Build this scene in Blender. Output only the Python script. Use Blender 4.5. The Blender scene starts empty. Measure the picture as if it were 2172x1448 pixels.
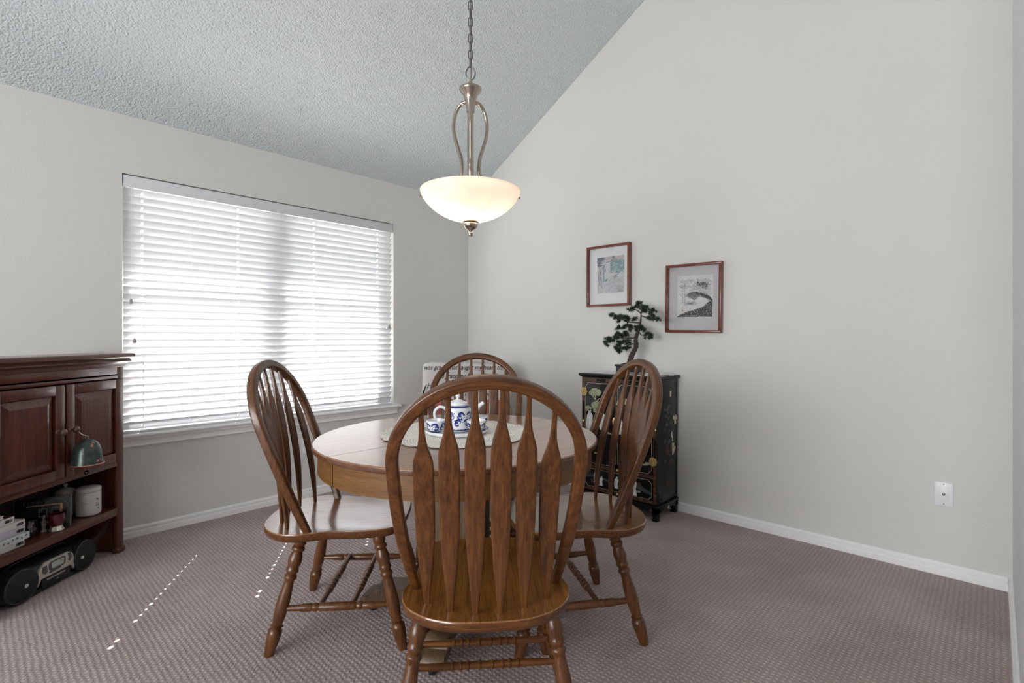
import bpy, bmesh, math, random
from mathutils import Vector, Matrix, Euler
random.seed(7)
PI = math.pi
S = bpy.context.scene
COL = S.collection

# ------------------------------------------------------------------ frame of reference
FPX, CXP, HZ, CH = 1087.0, 1086.0, 715.0, 1.17       # focal length (px of 2172), centre, horizon row, eye height
YAW = math.radians(43.3)
FW = Vector((-math.sin(YAW), math.cos(YAW), 0)); RT = Vector((math.cos(YAW), math.sin(YAW), 0))
CAM = Vector((3.676, -3.291, CH))
def lz(lat, z, h=0.0):
    p = CAM + FW * z + RT * lat
    return Vector((p.x, p.y, h))

# ------------------------------------------------------------------ materials
def nt(name):
    m = bpy.data.materials.new(name); m.use_nodes = True
    t = m.node_tree; b = t.nodes['Principled BSDF']
    return m, t, b
def N(t, typ, **kw):
    n = t.nodes.new(typ)
    for k, v in kw.items():
        if k in n.inputs: n.inputs[k].default_value = v
        else: setattr(n, k, v)
    return n
def L(t, a, b): t.links.new(a, b)
def ramp(t, stops):
    r = t.nodes.new('ShaderNodeValToRGB'); e = r.color_ramp.elements
    while len(e) < len(stops): e.new(0.5)
    for q, (p, c) in zip(e, stops): q.position = p; q.color = (*c, 1)
    return r
def coords(t, scale=(1, 1, 1), kind='Object'):
    tc = N(t, 'ShaderNodeTexCoord'); mp = N(t, 'ShaderNodeMapping'); mp.inputs['Scale'].default_value = scale
    L(t, tc.outputs[kind], mp.inputs['Vector']); return mp.outputs['Vector']
def plain(name, c, rough=.5, metal=0., var=.06, scale=30., bump=0., coat=0., spec=.5):
    m, t, b = nt(name)
    v = coords(t); n = N(t, 'ShaderNodeTexNoise', Scale=scale, Detail=3.); L(t, v, n.inputs['Vector'])
    r = ramp(t, [(.3, tuple(x * (1 - var) for x in c)), (.7, tuple(min(1, x * (1 + var)) for x in c))])
    L(t, n.outputs['Fac'], r.inputs['Fac']); L(t, r.outputs['Color'], b.inputs['Base Color'])
    b.inputs['Roughness'].default_value = rough; b.inputs['Metallic'].default_value = metal
    b.inputs['Specular IOR Level'].default_value = spec; b.inputs['Coat Weight'].default_value = coat
    if bump:
        bp = N(t, 'ShaderNodeBump', Strength=bump, Distance=.002); L(t, n.outputs['Fac'], bp.inputs['Height']); L(t, bp.outputs['Normal'], b.inputs['Normal'])
    return m
def wood(name, dark, mid, light, axis=2, rough=.35, stretch=34., scale=9., coat=.0, crough=.12, spec=.5, flip=False):
    m, t, b = nt(name)
    sc = [stretch] * 3; sc[axis] = 1.0
    if flip: sc = [1.2] * 3; sc[axis] = stretch
    v = coords(t, tuple(sc))
    n1 = N(t, 'ShaderNodeTexNoise', Scale=scale * .35, Detail=2.6, Roughness=.55, Distortion=.5); L(t, v, n1.inputs['Vector'])
    sc2 = [150.] * 3; sc2[axis] = 3.5
    if flip: sc2 = [6.] * 3; sc2[axis] = 150.
    v2 = coords(t, tuple(sc2)); n2 = N(t, 'ShaderNodeTexNoise', Scale=2.2, Detail=3., Roughness=.7); L(t, v2, n2.inputs['Vector'])
    r1 = ramp(t, [(.18, dark), (.48, mid), (.80, light)]); L(t, n1.outputs['Fac'], r1.inputs['Fac'])
    r2 = ramp(t, [(.36, (.55, .49, .45)), (.52, (1, 1, 1))]); L(t, n2.outputs['Fac'], r2.inputs['Fac'])
    mx = N(t, 'ShaderNodeMixRGB', blend_type='MULTIPLY'); mx.inputs['Fac'].default_value = .75
    L(t, r1.outputs['Color'], mx.inputs['Color1']); L(t, r2.outputs['Color'], mx.inputs['Color2'])
    L(t, mx.outputs['Color'], b.inputs['Base Color'])
    b.inputs['Roughness'].default_value = rough; b.inputs['Coat Weight'].default_value = coat; b.inputs['Coat Roughness'].default_value = crough
    b.inputs['Specular IOR Level'].default_value = spec
    bp = N(t, 'ShaderNodeBump', Strength=.12, Distance=.001); L(t, n2.outputs['Fac'], bp.inputs['Height']); L(t, bp.outputs['Normal'], b.inputs['Normal'])
    return m
def plaster(name, c, scale=140., strength=.25, dist=.004, rough=.9, detail=2.):
    m, t, b = nt(name)
    v = coords(t); n = N(t, 'ShaderNodeTexNoise', Scale=scale, Detail=detail, Roughness=.55); L(t, v, n.inputs['Vector'])
    n2 = N(t, 'ShaderNodeTexNoise', Scale=1.3, Detail=2.); L(t, v, n2.inputs['Vector'])
    r = ramp(t, [(.3, tuple(x * .97 for x in c)), (.7, c)]); L(t, n2.outputs['Fac'], r.inputs['Fac']); L(t, r.outputs['Color'], b.inputs['Base Color'])
    b.inputs['Roughness'].default_value = rough; b.inputs['Specular IOR Level'].default_value = .2
    bp = N(t, 'ShaderNodeBump', Strength=strength, Distance=dist); L(t, n.outputs['Fac'], bp.inputs['Height']); L(t, bp.outputs['Normal'], b.inputs['Normal'])
    return m

M = {}
M['wall'] = plaster('wall_paint', (.70, .69, .66), 85., .3, .004)
M['wall_pale'] = plaster('wall_paint_pale', (.80, .80, .80), 85., .15, .004)
def popcorn():
    m, t, b = nt('popcorn_texture')
    v = coords(t)
    n = N(t, 'ShaderNodeTexVoronoi', Scale=95.); L(t, v, n.inputs['Vector'])
    n2 = N(t, 'ShaderNodeTexNoise', Scale=70., Detail=3., Roughness=.65); L(t, v, n2.inputs['Vector'])
    mx = N(t, 'ShaderNodeMath', operation='SUBTRACT'); L(t, n2.outputs['Fac'], mx.inputs[0]); 
    ml = N(t, 'ShaderNodeMath', operation='MULTIPLY'); ml.inputs[1].default_value = .5; L(t, n.outputs['Distance'], ml.inputs[0]); L(t, ml.outputs[0], mx.inputs[1])
    bp = N(t, 'ShaderNodeBump', Strength=.9, Distance=.011); L(t, mx.outputs[0], bp.inputs['Height']); L(t, bp.outputs['Normal'], b.inputs['Normal'])
    b.inputs['Base Color'].default_value = (.67, .72, .748, 1); b.inputs['Roughness'].default_value = .95; b.inputs['Specular IOR Level'].default_value = .1
    return m
M['ceiling'] = popcorn()
def carpet():
    m, t, b = nt('carpet_basket_loop')
    tc = N(t, 'ShaderNodeTexCoord')
    wn = N(t, 'ShaderNodeTexNoise', Scale=30., Detail=3.); L(t, tc.outputs['Object'], wn.inputs['Vector'])
    wv = N(t, 'ShaderNodeVectorMath', operation='MULTIPLY_ADD'); wv.inputs[1].default_value = (.016, .016, 0); L(t, wn.outputs['Color'], wv.inputs[0]); L(t, tc.outputs['Object'], wv.inputs[2])
    sp = N(t, 'ShaderNodeSeparateXYZ'); L(t, wv.outputs[0], sp.inputs[0])
    def wave(out, k):
        a = N(t, 'ShaderNodeMath', operation='MULTIPLY'); a.inputs[1].default_value = k; L(t, out, a.inputs[0])
        s = N(t, 'ShaderNodeMath', operation='SINE'); L(t, a.outputs[0], s.inputs[0])
        h = N(t, 'ShaderNodeMath', operation='MULTIPLY_ADD'); h.inputs[1].default_value = .5; h.inputs[2].default_value = .5; L(t, s.outputs[0], h.inputs[0]); return h.outputs[0]
    k = 2 * PI / .0190
    p = N(t, 'ShaderNodeMath', operation='MULTIPLY'); L(t, wave(sp.outputs['X'], k), p.inputs[0]); L(t, wave(sp.outputs['Y'], k), p.inputs[1])
    n = N(t, 'ShaderNodeTexNoise', Scale=260., Detail=3., Roughness=.7); L(t, tc.outputs['Object'], n.inputs['Vector'])
    ad = N(t, 'ShaderNodeMath', operation='MULTIPLY_ADD'); ad.inputs[1].default_value = .8; L(t, n.outputs['Fac'], ad.inputs[0]); L(t, p.outputs[0], ad.inputs[2])
    big = N(t, 'ShaderNodeTexNoise', Scale=2.6, Detail=3., Roughness=.55); L(t, tc.outputs['Object'], big.inputs['Vector'])
    r = ramp(t, [(.12, (.350, .278, .264)), (.55, (.475, .388, .370)), (1., (.565, .475, .455))])
    sc = N(t, 'ShaderNodeMath', operation='MULTIPLY'); sc.inputs[1].default_value = .72; L(t, ad.outputs[0], sc.inputs[0]); L(t, sc.outputs[0], r.inputs['Fac'])
    rb = ramp(t, [(.35, (.86, .84, .84)), (.68, (1.05, 1.06, 1.06))]); L(t, big.outputs['Fac'], rb.inputs['Fac'])
    mx = N(t, 'ShaderNodeMixRGB', blend_type='MULTIPLY'); mx.inputs['Fac'].default_value = 1.; L(t, r.outputs['Color'], mx.inputs['Color1']); L(t, rb.outputs['Color'], mx.inputs['Color2'])
    L(t, mx.outputs['Color'], b.inputs['Base Color'])
    b.inputs['Roughness'].default_value = 1.; b.inputs['Specular IOR Level'].default_value = .05; b.inputs['Sheen Weight'].default_value = .15
    bp = N(t, 'ShaderNodeBump', Strength=.75, Distance=.005); L(t, ad.outputs[0], bp.inputs['Height']); L(t, bp.outputs['Normal'], b.inputs['Normal'])
    return m
M['carpet'] = carpet()
M['trim'] = plain('trim_paint', (.87, .865, .85), .35, var=.02)
M['white_frame'] = plain('window_vinyl', (.75, .76, .77), .4, var=.02)
def slat_mat():
    m, t, b = nt('blind_slat')
    b.inputs['Roughness'].default_value = .35
    v = coords(t, (1, 60, 1)); n = N(t, 'ShaderNodeTexNoise', Scale=3.); L(t, v, n.inputs['Vector'])
    r = ramp(t, [(.3, (.81, .81, .83)), (.7, (.84, .84, .86))]); L(t, n.outputs['Fac'], r.inputs['Fac']); L(t, r.outputs['Color'], b.inputs['Base Color'])
    tr = N(t, 'ShaderNodeBsdfTranslucent'); tr.inputs['Color'].default_value = (.82, .82, .85, 1)
    mx = N(t, 'ShaderNodeMixShader'); mx.inputs[0].default_value = .17
    o = t.nodes['Material Output']; L(t, b.outputs[0], mx.inputs[1]); L(t, tr.outputs[0], mx.inputs[2]); L(t, mx.outputs[0], o.inputs[0])
    return m
M['slat'] = slat_mat()
M['valance'] = plain('blind_headrail', (.66, .68, .70), .45, var=.02)
M['cord'] = plain('blind_cord', (.85, .86, .87), .7, var=.02)
M['tassel'] = plain('blind_tassel', (.35, .32, .30), .5)
def glass_thin(name, tint=(1, 1, 1), g=.06):
    m, t, b = nt(name)
    tr = N(t, 'ShaderNodeBsdfTransparent'); tr.inputs['Color'].default_value = (*tint, 1)
    gl = N(t, 'ShaderNodeBsdfGlossy'); gl.inputs['Roughness'].default_value = .02
    lw = N(t, 'ShaderNodeLayerWeight', Blend=.25); mu = N(t, 'ShaderNodeMath', operation='MULTIPLY_ADD'); mu.inputs[1].default_value = .4; mu.inputs[2].default_value = g
    L(t, lw.outputs['Fresnel'], mu.inputs[0])
    mx = N(t, 'ShaderNodeMixShader'); L(t, mu.outputs[0], mx.inputs[0]); L(t, tr.outputs[0], mx.inputs[1]); L(t, gl.outputs[0], mx.inputs[2])
    L(t, mx.outputs[0], t.nodes['Material Output'].inputs[0]); return m
M['pane'] = glass_thin('window_glass', (.96, .968, .966))
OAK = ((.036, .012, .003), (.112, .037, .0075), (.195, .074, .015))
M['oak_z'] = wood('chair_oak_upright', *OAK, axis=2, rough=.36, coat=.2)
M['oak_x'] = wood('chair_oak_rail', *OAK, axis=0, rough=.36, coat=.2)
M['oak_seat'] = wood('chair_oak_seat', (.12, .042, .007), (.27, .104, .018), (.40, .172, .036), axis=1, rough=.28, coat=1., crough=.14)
M['oak_seat'].node_tree.nodes['Principled BSDF'].inputs['Coat IOR'].default_value = 1.7
def wood_polar(name, dark, mid, light, cz, rough, coat):
    m = wood(name, dark, mid, light, 2, rough, coat=coat); t = m.node_tree
    tc = N(t, 'ShaderNodeTexCoord'); sp = N(t, 'ShaderNodeSeparateXYZ'); L(t, tc.outputs['Object'], sp.inputs[0])
    zz = N(t, 'ShaderNodeMath', operation='SUBTRACT'); zz.inputs[1].default_value = cz; L(t, sp.outputs['Z'], zz.inputs[0])
    cb_ = N(t, 'ShaderNodeCombineXYZ'); L(t, sp.outputs['X'], cb_.inputs[0]); L(t, zz.outputs[0], cb_.inputs[1])
    ln = N(t, 'ShaderNodeVectorMath', operation='LENGTH'); L(t, cb_.outputs[0], ln.inputs[0])
    at = N(t, 'ShaderNodeMath', operation='ARCTAN2'); L(t, zz.outputs[0], at.inputs[0]); L(t, sp.outputs['X'], at.inputs[1])
    am = N(t, 'ShaderNodeMath', operation='MULTIPLY'); am.inputs[1].default_value = .28; L(t, at.outputs[0], am.inputs[0])
    v = N(t, 'ShaderNodeCombineXYZ'); L(t, ln.outputs['Value'], v.inputs[0]); L(t, sp.outputs['Y'], v.inputs[1]); L(t, am.outputs[0], v.inputs[2])
    for q in [n for n in t.nodes if n.bl_idname == 'ShaderNodeMapping']: L(t, v.outputs[0], q.inputs['Vector'])
    return m
M['oak_hoop'] = wood_polar('chair_oak_bent', *OAK, .80, .36, .22)
M['edge_oak_shaded'] = wood('table_edge_oak_shaded', (.075, .028, .014), (.13, .052, .026), (.18, .08, .04), axis=2, rough=.3, coat=.5, stretch=5.)  # darker oak: shade on the tabletop edge painted into the colour
M['top_oak'] = wood('table_top_oak', (.16, .062, .022), (.32, .135, .052), (.46, .22, .098), axis=1, rough=.34, coat=1., crough=.14, scale=14.)
M['top_oak'].node_tree.nodes['Principled BSDF'].inputs['Coat IOR'].default_value = 1.5
M['apron_oak'] = wood('table_apron_oak', (.10, .042, .009), (.175, .076, .018), (.235, .115, .031), axis=2, rough=.45, stretch=14., coat=.1, flip=True)
M['ped_oak'] = wood('table_base_oak', (.075, .045, .022), (.125, .078, .04), (.18, .118, .065), axis=2, rough=.45)
M['caster'] = plain('caster_rubber', (.012, .012, .013), .4)
CH_ = ((.043, .011, .006), (.105, .028, .015), (.18, .045, .026))
M['cherry_x'] = wood('hutch_cherry_rail', *CH_, axis=0, rough=.3, coat=.4)
M['cherry_z'] = wood('hutch_cherry_upright', *CH_, axis=2, rough=.3, coat=.4)
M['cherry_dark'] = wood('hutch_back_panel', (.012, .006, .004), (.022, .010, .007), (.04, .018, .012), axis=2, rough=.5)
M['knob'] = plain('hutch_knob_bronze', (.17, .105, .085), .35, metal=.6)
M['frame_red'] = wood('picture_frame_mahogany', (.085, .014, .007), (.165, .032, .014), (.24, .058, .026), axis=0, rough=.35, stretch=8., coat=.3)
M['mat_white'] = plain('mat_board_white', (.82, .82, .83), .8, var=.015)
M['mat_gray'] = plain('mat_board_gray', (.56, .54, .56), .8, var=.02)
M['nickel'] = plain('brushed_nickel', (.47, .40, .34), .24, metal=1., var=.05, scale=60.)
M['chain'] = plain('chain_steel', (.20, .20, .19), .35, metal=.9)
M['lacquer'] = plain('black_lacquer', (.0065, .007, .007), .22, var=.2, coat=.0, spec=.28)
M['gold_line'] = plain('gilt_line', (.42, .36, .24), .45, var=.15)
M['brass'] = plain('polished_brass', (.80, .62, .28), .22, metal=1.)
M['pearl'] = plain('mother_of_pearl', (.70, .72, .70), .25, var=.22, scale=90., coat=.4)
M['bone'] = plain('inlay_ivory', (.66, .60, .44), .4, var=.15, scale=80.)
M['jade'] = plain('inlay_sage', (.30, .32, .20), .5, var=.35, scale=120.)
M['umber'] = plain('inlay_umber', (.06, .026, .016), .5, var=.3)
M['smoke'] = plain('inlay_faded_grey', (.052, .056, .05), .5, var=.3)
M['slateblue'] = plain('inlay_slate', (.04, .055, .075), .45, var=.3)
def band():
    m, t, b = nt('gilt_lattice_band')
    v = coords(t, (1, 1, 1)); w = N(t, 'ShaderNodeTexVoronoi', Scale=140.); L(t, v, w.inputs['Vector'])
    r = ramp(t, [(.0, (.34, .17, .05)), (.32, (.22, .075, .03)), (.5, (.025, .012, .008))]); L(t, w.outputs['Distance'], r.inputs['Fac'])
    L(t, r.outputs['Color'], b.inputs['Base Color']); b.inputs['Roughness'].default_value = .35; return m
M['band'] = band()
def lace(name, c, k=60., hole=.34):
    m, t, b = nt(name)
    tc = N(t, 'ShaderNodeTexCoord'); sp = N(t, 'ShaderNodeSeparateXYZ'); L(t, tc.outputs['Object'], sp.inputs[0])
    ln = N(t, 'ShaderNodeVectorMath', operation='LENGTH'); L(t, tc.outputs['Object'], ln.inputs[0])
    at = N(t, 'ShaderNodeMath', operation='ARCTAN2'); L(t, sp.outputs['Y'], at.inputs[0]); L(t, sp.outputs['X'], at.inputs[1])
    a1 = N(t, 'ShaderNodeMath', operation='MULTIPLY'); a1.inputs[1].default_value = k; L(t, at.outputs[0], a1.inputs[0])
    s1 = N(t, 'ShaderNodeMath', operation='SINE'); L(t, a1.outputs[0], s1.inputs[0])
    r1 = N(t, 'ShaderNodeMath', operation='MULTIPLY'); r1.inputs[1].default_value = 420.; L(t, ln.outputs['Value'], r1.inputs[0])
    s2 = N(t, 'ShaderNodeMath', operation='SINE'); L(t, r1.outputs[0], s2.inputs[0])
    pr = N(t, 'ShaderNodeMath', operation='MULTIPLY'); L(t, s1.outputs[0], pr.inputs[0]); L(t, s2.outputs[0], pr.inputs[1])
    pt = N(t, 'ShaderNodeTexNoise', Scale=14., Detail=1.); L(t, tc.outputs['Object'], pt.inputs['Vector'])
    ps = N(t, 'ShaderNodeMath', operation='MULTIPLY'); L(t, pr.outputs[0], ps.inputs[0]); L(t, pt.outputs['Fac'], ps.inputs[1])
    gt = N(t, 'ShaderNodeMath', operation='GREATER_THAN'); gt.inputs[1].default_value = hole; L(t, ps.outputs[0], gt.inputs[0])
    b.inputs['Base Color'].default_value = (*c, 1); b.inputs['Roughness'].default_value = .9; b.inputs['Specular IOR Level'].default_value = .1
    bp = N(t, 'ShaderNodeBump', Strength=.5, Distance=.002, invert=True); L(t, ps.outputs[0], bp.inputs['Height']); L(t, bp.outputs['Normal'], b.inputs['Normal'])
    tr = N(t, 'ShaderNodeBsdfTransparent'); mx = N(t, 'ShaderNodeMixShader'); L(t, gt.outputs[0], mx.inputs[0]); L(t, b.outputs[0], mx.inputs[1]); L(t, tr.outputs[0], mx.inputs[2])
    L(t, mx.outputs[0], t.nodes['Material Output'].inputs[0]); return m
M['doily'] = lace('crochet_doily', (.88, .85, .80), 80., .37)
M['runner'] = lace('lace_runner_cloth', (.90, .89, .87), 40., .46)
M['china'] = plain('white_china', (.80, .82, .85), .12, var=.01, coat=.6)
M['cobalt'] = plain('cobalt_glaze', (.022, .040, .20), .15, var=.35, scale=160., coat=.6)
M['throw'] = plain('throw_cotton', (.90, .89, .86), .95, var=.03, scale=200., bump=.3, spec=.1)
M['ink'] = plain('black_ink', (.012, .012, .013), .8, spec=.1)
M['rose'] = plain('rose_upholstery', (.44, .155, .13), .9, var=.08, scale=120., bump=.3, spec=.1)
M['tan_wood'] = wood('armchair_walnut', (.10, .05, .025), (.2, .11, .055), (.30, .18, .09), axis=2, rough=.4)
M['bark'] = plain('bonsai_bark', (.050, .036, .027), .85, var=.6, scale=90., bump=1.)
M['needle'] = plain('pine_needle', (.022, .050, .022), .6, var=.5, scale=60.)
M['pot'] = plain('black_ceramic', (.012, .012, .013), .3)
M['plate'] = plain('plate_plastic', (.80, .81, .83), .35, var=.01)
M['steel'] = plain('steel_fitting', (.25, .24, .22), .3, metal=1.)
M['patina'] = plain('bell_patina', (.055, .075, .072), .32, metal=.55, var=.35, scale=25.)
M['copper'] = plain('copper_wash', (.52, .22, .13), .35, metal=.7, var=.2)
M['jet'] = plain('black_glass', (.006, .006, .007), .06, coat=.6)
M['board_black'] = plain('frame_black_board', (.010, .010, .011), .2, var=.2, coat=.3)
M['silver'] = plain('silver_plastic', (.60, .56, .48), .35, metal=.25)
M['boom'] = plain('dark_green_plastic', (.020, .028, .027), .38, var=.15)
M['grille'] = plain('speaker_cloth', (.010, .014, .013), .7, var=.25, scale=300., bump=.4)
M['button'] = plain('button_grey', (.10, .10, .105), .4)
M['lcd'] = plain('lcd_panel', (.52, .55, .50), .2, var=.03)
M['print_ink'] = plain('white_print', (.75, .76, .75), .5, var=.01)
M['box_white'] = plain('carton_white', (.74, .73, .72), .5, var=.03)
M['box_lav'] = plain('carton_lavender', (.56, .54, .63), .5, var=.05)
M['box_mint'] = plain('carton_mint', (.60, .68, .66), .5, var=.06)
M['box_lime'] = plain('carton_lime_edge', (.45, .58, .25), .5)
M['box_red'] = plain('carton_maroon', (.12, .02, .02), .5)
M['ceramic'] = plain('canister_ceramic', (.66, .64, .62), .25, var=.03, coat=.3)
M['ceramic_dim'] = plain('jar_ceramic', (.44, .44, .41), .4, var=.04)
M['ruby'] = plain('ruby_glass', (.10, .008, .014), .08, var=.5, scale=80., coat=.5)
M['crystal'] = plain('cut_crystal', (.62, .58, .50), .12, metal=.6, var=.4, scale=160.)
M['bronze_line'] = plain('bronze_frame_line', (.62, .34, .17), .3, metal=.6)
M['grey_line'] = plain('grey_frame_line', (.16, .16, .155), .4)
M['dim_print'] = plain('dim_print', (.035, .035, .034), .5)
M['concrete'] = plain('patio_concrete', (.36, .36, .33), .9, var=.08, scale=4.)
M['soffit'] = plain('eave_paint', (.55, .54, .52), .8, var=.03)
def bowl_mat():
    m, t, b = nt('alabaster_glass')
    v = coords(t); n = N(t, 'ShaderNodeTexNoise', Scale=9., Detail=3., Distortion=1.); L(t, v, n.inputs['Vector'])
    r = ramp(t, [(.3, (.86, .80, .73)), (.7, (.93, .89, .84))]); L(t, n.outputs['Fac'], r.inputs['Fac']); L(t, r.outputs['Color'], b.inputs['Base Color'])
    b.inputs['Roughness'].default_value = .3
    tr = N(t, 'ShaderNodeBsdfTranslucent'); L(t, r.outputs['Color'], tr.inputs['Color'])
    mx = N(t, 'ShaderNodeMixShader'); mx.inputs[0].default_value = .6; L(t, b.outputs[0], mx.inputs[1]); L(t, tr.outputs[0], mx.inputs[2])
    L(t, mx.outputs[0], t.nodes['Material Output'].inputs[0]); return m
M['bowl'] = bowl_mat()
def bulb():
    m, t, b = nt('lit_bulb'); b.inputs['Emission Color'].default_value = (1, .86, .70, 1); b.inputs['Emission Strength'].default_value = 6.; b.inputs['Base Color'].default_value = (1, .95, .9, 1)
    return m
M['bulb'] = bulb()

# ------------------------------------------------------------------ mesh helpers
def link(o, parent=None):
    COL.objects.link(o)
    if parent is not None: o.parent = parent
    return o
def mk(name, bm, mats, parent=None, smooth=38., loc=None):
    me = bpy.data.meshes.new(name)
    bmesh.ops.recalc_face_normals(bm, faces=bm.faces)
    bm.to_mesh(me); bm.free()
    for m in (mats if isinstance(mats, (list, tuple)) else [mats]): me.materials.append(m)
    if smooth:
        me.polygons.foreach_set('use_smooth', [True] * len(me.polygons)); me.set_sharp_from_angle(angle=math.radians(smooth))
    o = bpy.data.objects.new(name, me); link(o, parent)
    if loc is not None: o.location = loc
    return o
def thing(name, label, cat, loc=(0, 0, 0), rz=0., group=None):
    o = bpy.data.objects.new(name, None); link(o); o.location = loc; o.rotation_euler = (0, 0, rz); o.empty_display_size = .1
    return tag(o, label, cat, group)
def tag(o, label, cat, group=None):
    o['label'] = label; o['category'] = cat
    if group: o['group'] = group
    return o
def struct(o): o['kind'] = 'structure'; return o
def B(): return bmesh.new()
def box(bm, x0, x1, y0, y1, z0, z1, bev=0., seg=2, M4=None, mi=0):
    r = bmesh.ops.create_cube(bm, size=1.); vs = r['verts']
    mt = Matrix.Translation(((x0 + x1) / 2, (y0 + y1) / 2, (z0 + z1) / 2)) @ Matrix.Diagonal((x1 - x0, y1 - y0, z1 - z0, 1))
    bmesh.ops.transform(bm, matrix=mt, verts=vs)
    fs = list({f for v in vs for f in v.link_faces})
    if bev:
        es = list({e for v in vs for e in v.link_edges})
        q = bmesh.ops.bevel(bm, geom=es + vs, offset=bev, segments=seg, profile=.5, affect='EDGES', clamp_overlap=True)
        fs = list(set(q['faces']) | {f for v in q['verts'] for f in v.link_faces}); vs = list({v for f in fs for v in f.verts})
    for f in fs: f.material_index = mi
    if M4 is not None: bmesh.ops.transform(bm, matrix=M4, verts=vs)
    return vs
def lathe(bm, prof, n=24, M4=None, mi=0, a0=0., a1=2 * PI):
    full = abs(a1 - a0 - 2 * PI) < 1e-6; rings = []; new = []
    for r, z in prof:
        k = n if full else n + 1
        if r < 1e-6:
            v = bm.verts.new((0, 0, z)); rings.append([v]); new.append(v)
        else:
            ring = [bm.verts.new((r * math.cos(a0 + (a1 - a0) * i / n), r * math.sin(a0 + (a1 - a0) * i / n), z)) for i in range(k)]
            rings.append(ring); new += ring
    for A, C in zip(rings, rings[1:]):
        m = n if full else n
        for i in range(m):
            j = (i + 1) % n if full else i + 1
            if len(A) == 1 and len(C) == 1: continue
            if len(A) == 1: f = bm.faces.new((A[0], C[i], C[j]))
            elif len(C) == 1: f = bm.faces.new((A[i], A[j], C[0]))
            else: f = bm.faces.new((A[i], A[j], C[j], C[i]))
            f.material_index = mi
    if M4 is not None: bmesh.ops.transform(bm, matrix=M4, verts=new)
    return new
def capped(prof): return [(0, prof[0][1])] + list(prof) + [(0, prof[-1][1])]
def axis_mat(p, q):
    """local z from p (z=0) to q (z=1), unscaled radially"""
    p = Vector(p); q = Vector(q); d = q - p; rot = d.to_track_quat('Z', 'Y').to_matrix().to_4x4()
    return Matrix.Translation(p) @ rot, d.length
def turned(bm, p, q, prof, n=16, mi=0):
    m, l = axis_mat(p, q); return lathe(bm, capped([(r, t * l) for t, r in prof]), n, m, mi)
def sweep(bm, pts, sec, ups=None, closed=False, cap=True, scales=None, mi=0):
    """sweep 2-D section (list of (a,b)) along pts. a along side, b along up"""
    pts = [Vector(p) for p in pts]; rings = []; n = len(pts); up = None
    for i, p in enumerate(pts):
        if closed: t = pts[(i + 1) % n] - pts[i - 1]
        else: t = pts[min(i + 1, n - 1)] - pts[max(i - 1, 0)]
        t.normalize()
        if ups is not None: u = Vector(ups[i] if isinstance(ups, list) else ups)
        elif up is None: u = Vector((0, 0, 1)) if abs(t.z) < .9 else Vector((1, 0, 0))
        else: u = up
        u = (u - t * u.dot(t)).normalized(); up = u; s = t.cross(u)
        k = scales[i] if scales else 1.
        ka, kb = k if isinstance(k, tuple) else (k, k)
        rings.append([bm.verts.new(p + s * (a * ka) + u * (b * kb)) for a, b in sec])
    m = len(sec); rng = range(n) if closed else range(n - 1)
    for i in rng:
        A, C = rings[i], rings[(i + 1) % n]
        for j in range(m):
            f = bm.faces.new((A[j], A[(j + 1) % m], C[(j + 1) % m], C[j])); f.material_index = mi
    if cap and not closed:
        f = bm.faces.new(rings[0][::-1]); f.material_index = mi; f = bm.faces.new(rings[-1]); f.material_index = mi
    return [v for r in rings for v in r]
def circ(r, n=10): return [(r * math.cos(2 * PI * i / n), r * math.sin(2 * PI * i / n)) for i in range(n)]
def rrect(w, h, r, n=3):
    out = []
    for cx, cy, a in ((w / 2 - r, h / 2 - r, 0), (-w / 2 + r, h / 2 - r, PI / 2), (-w / 2 + r, -h / 2 + r, PI), (w / 2 - r, -h / 2 + r, 1.5 * PI)):
        for i in range(n + 1): b = a + PI / 2 * i / n; out.append((cx + r * math.cos(b), cy + r * math.sin(b)))
    return out
def tube(bm, pts, r, n=10, mi=0, closed=False):
    if isinstance(r, (list, tuple)): return sweep(bm, pts, circ(1., n), scales=list(r), mi=mi, closed=closed)
    return sweep(bm, pts, circ(r, n), mi=mi, closed=closed)
def smooth_path(pts, k=6):
    pts = [Vector(p) for p in pts]; out = []
    for i in range(len(pts) - 1):
        p0 = pts[max(i - 1, 0)]; p1 = pts[i]; p2 = pts[i + 1]; p3 = pts[min(i + 2, len(pts) - 1)]
        for j in range(k):
            t = j / k
            out.append(.5 * ((2 * p1) + (p2 - p0) * t + (2 * p0 - 5 * p1 + 4 * p2 - p3) * t * t + (3 * p1 - p0 - 3 * p2 + p3) * t ** 3))
    out.append(pts[-1]); return out
def interp(tab, t):
    for (a, x), (b, y) in zip(tab, tab[1:]):
        if t <= b: return x + (y - x) * (t - a) / (b - a)
    return tab[-1][1]
def prism(bm, poly, z0, z1, M4=None, mi=0, mside=None, bev=0.):
    lo = [bm.verts.new((x, y, z0)) for x, y in poly]; hi = [bm.verts.new((x, y, z1)) for x, y in poly]; n = len(poly); fs = []
    f = bm.faces.new(lo[::-1]); f.material_index = mi; g = bm.faces.new(hi); g.material_index = mi; fs += [f, g]
    for i in range(n):
        s = bm.faces.new((lo[i], lo[(i + 1) % n], hi[(i + 1) % n], hi[i])); s.material_index = mi if mside is None else mside; fs.append(s)
    vs = lo + hi
    if bev:
        es = list(f.edges) + list(g.edges)
        q = bmesh.ops.bevel(bm, geom=es, offset=bev, segments=2, profile=.5, affect='EDGES', clamp_overlap=True)
        vs = list({v for ff in list(q['faces']) + [h for h in fs if h.is_valid] for v in ff.verts})
    if M4 is not None: bmesh.ops.transform(bm, matrix=M4, verts=vs)
    return vs
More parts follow.
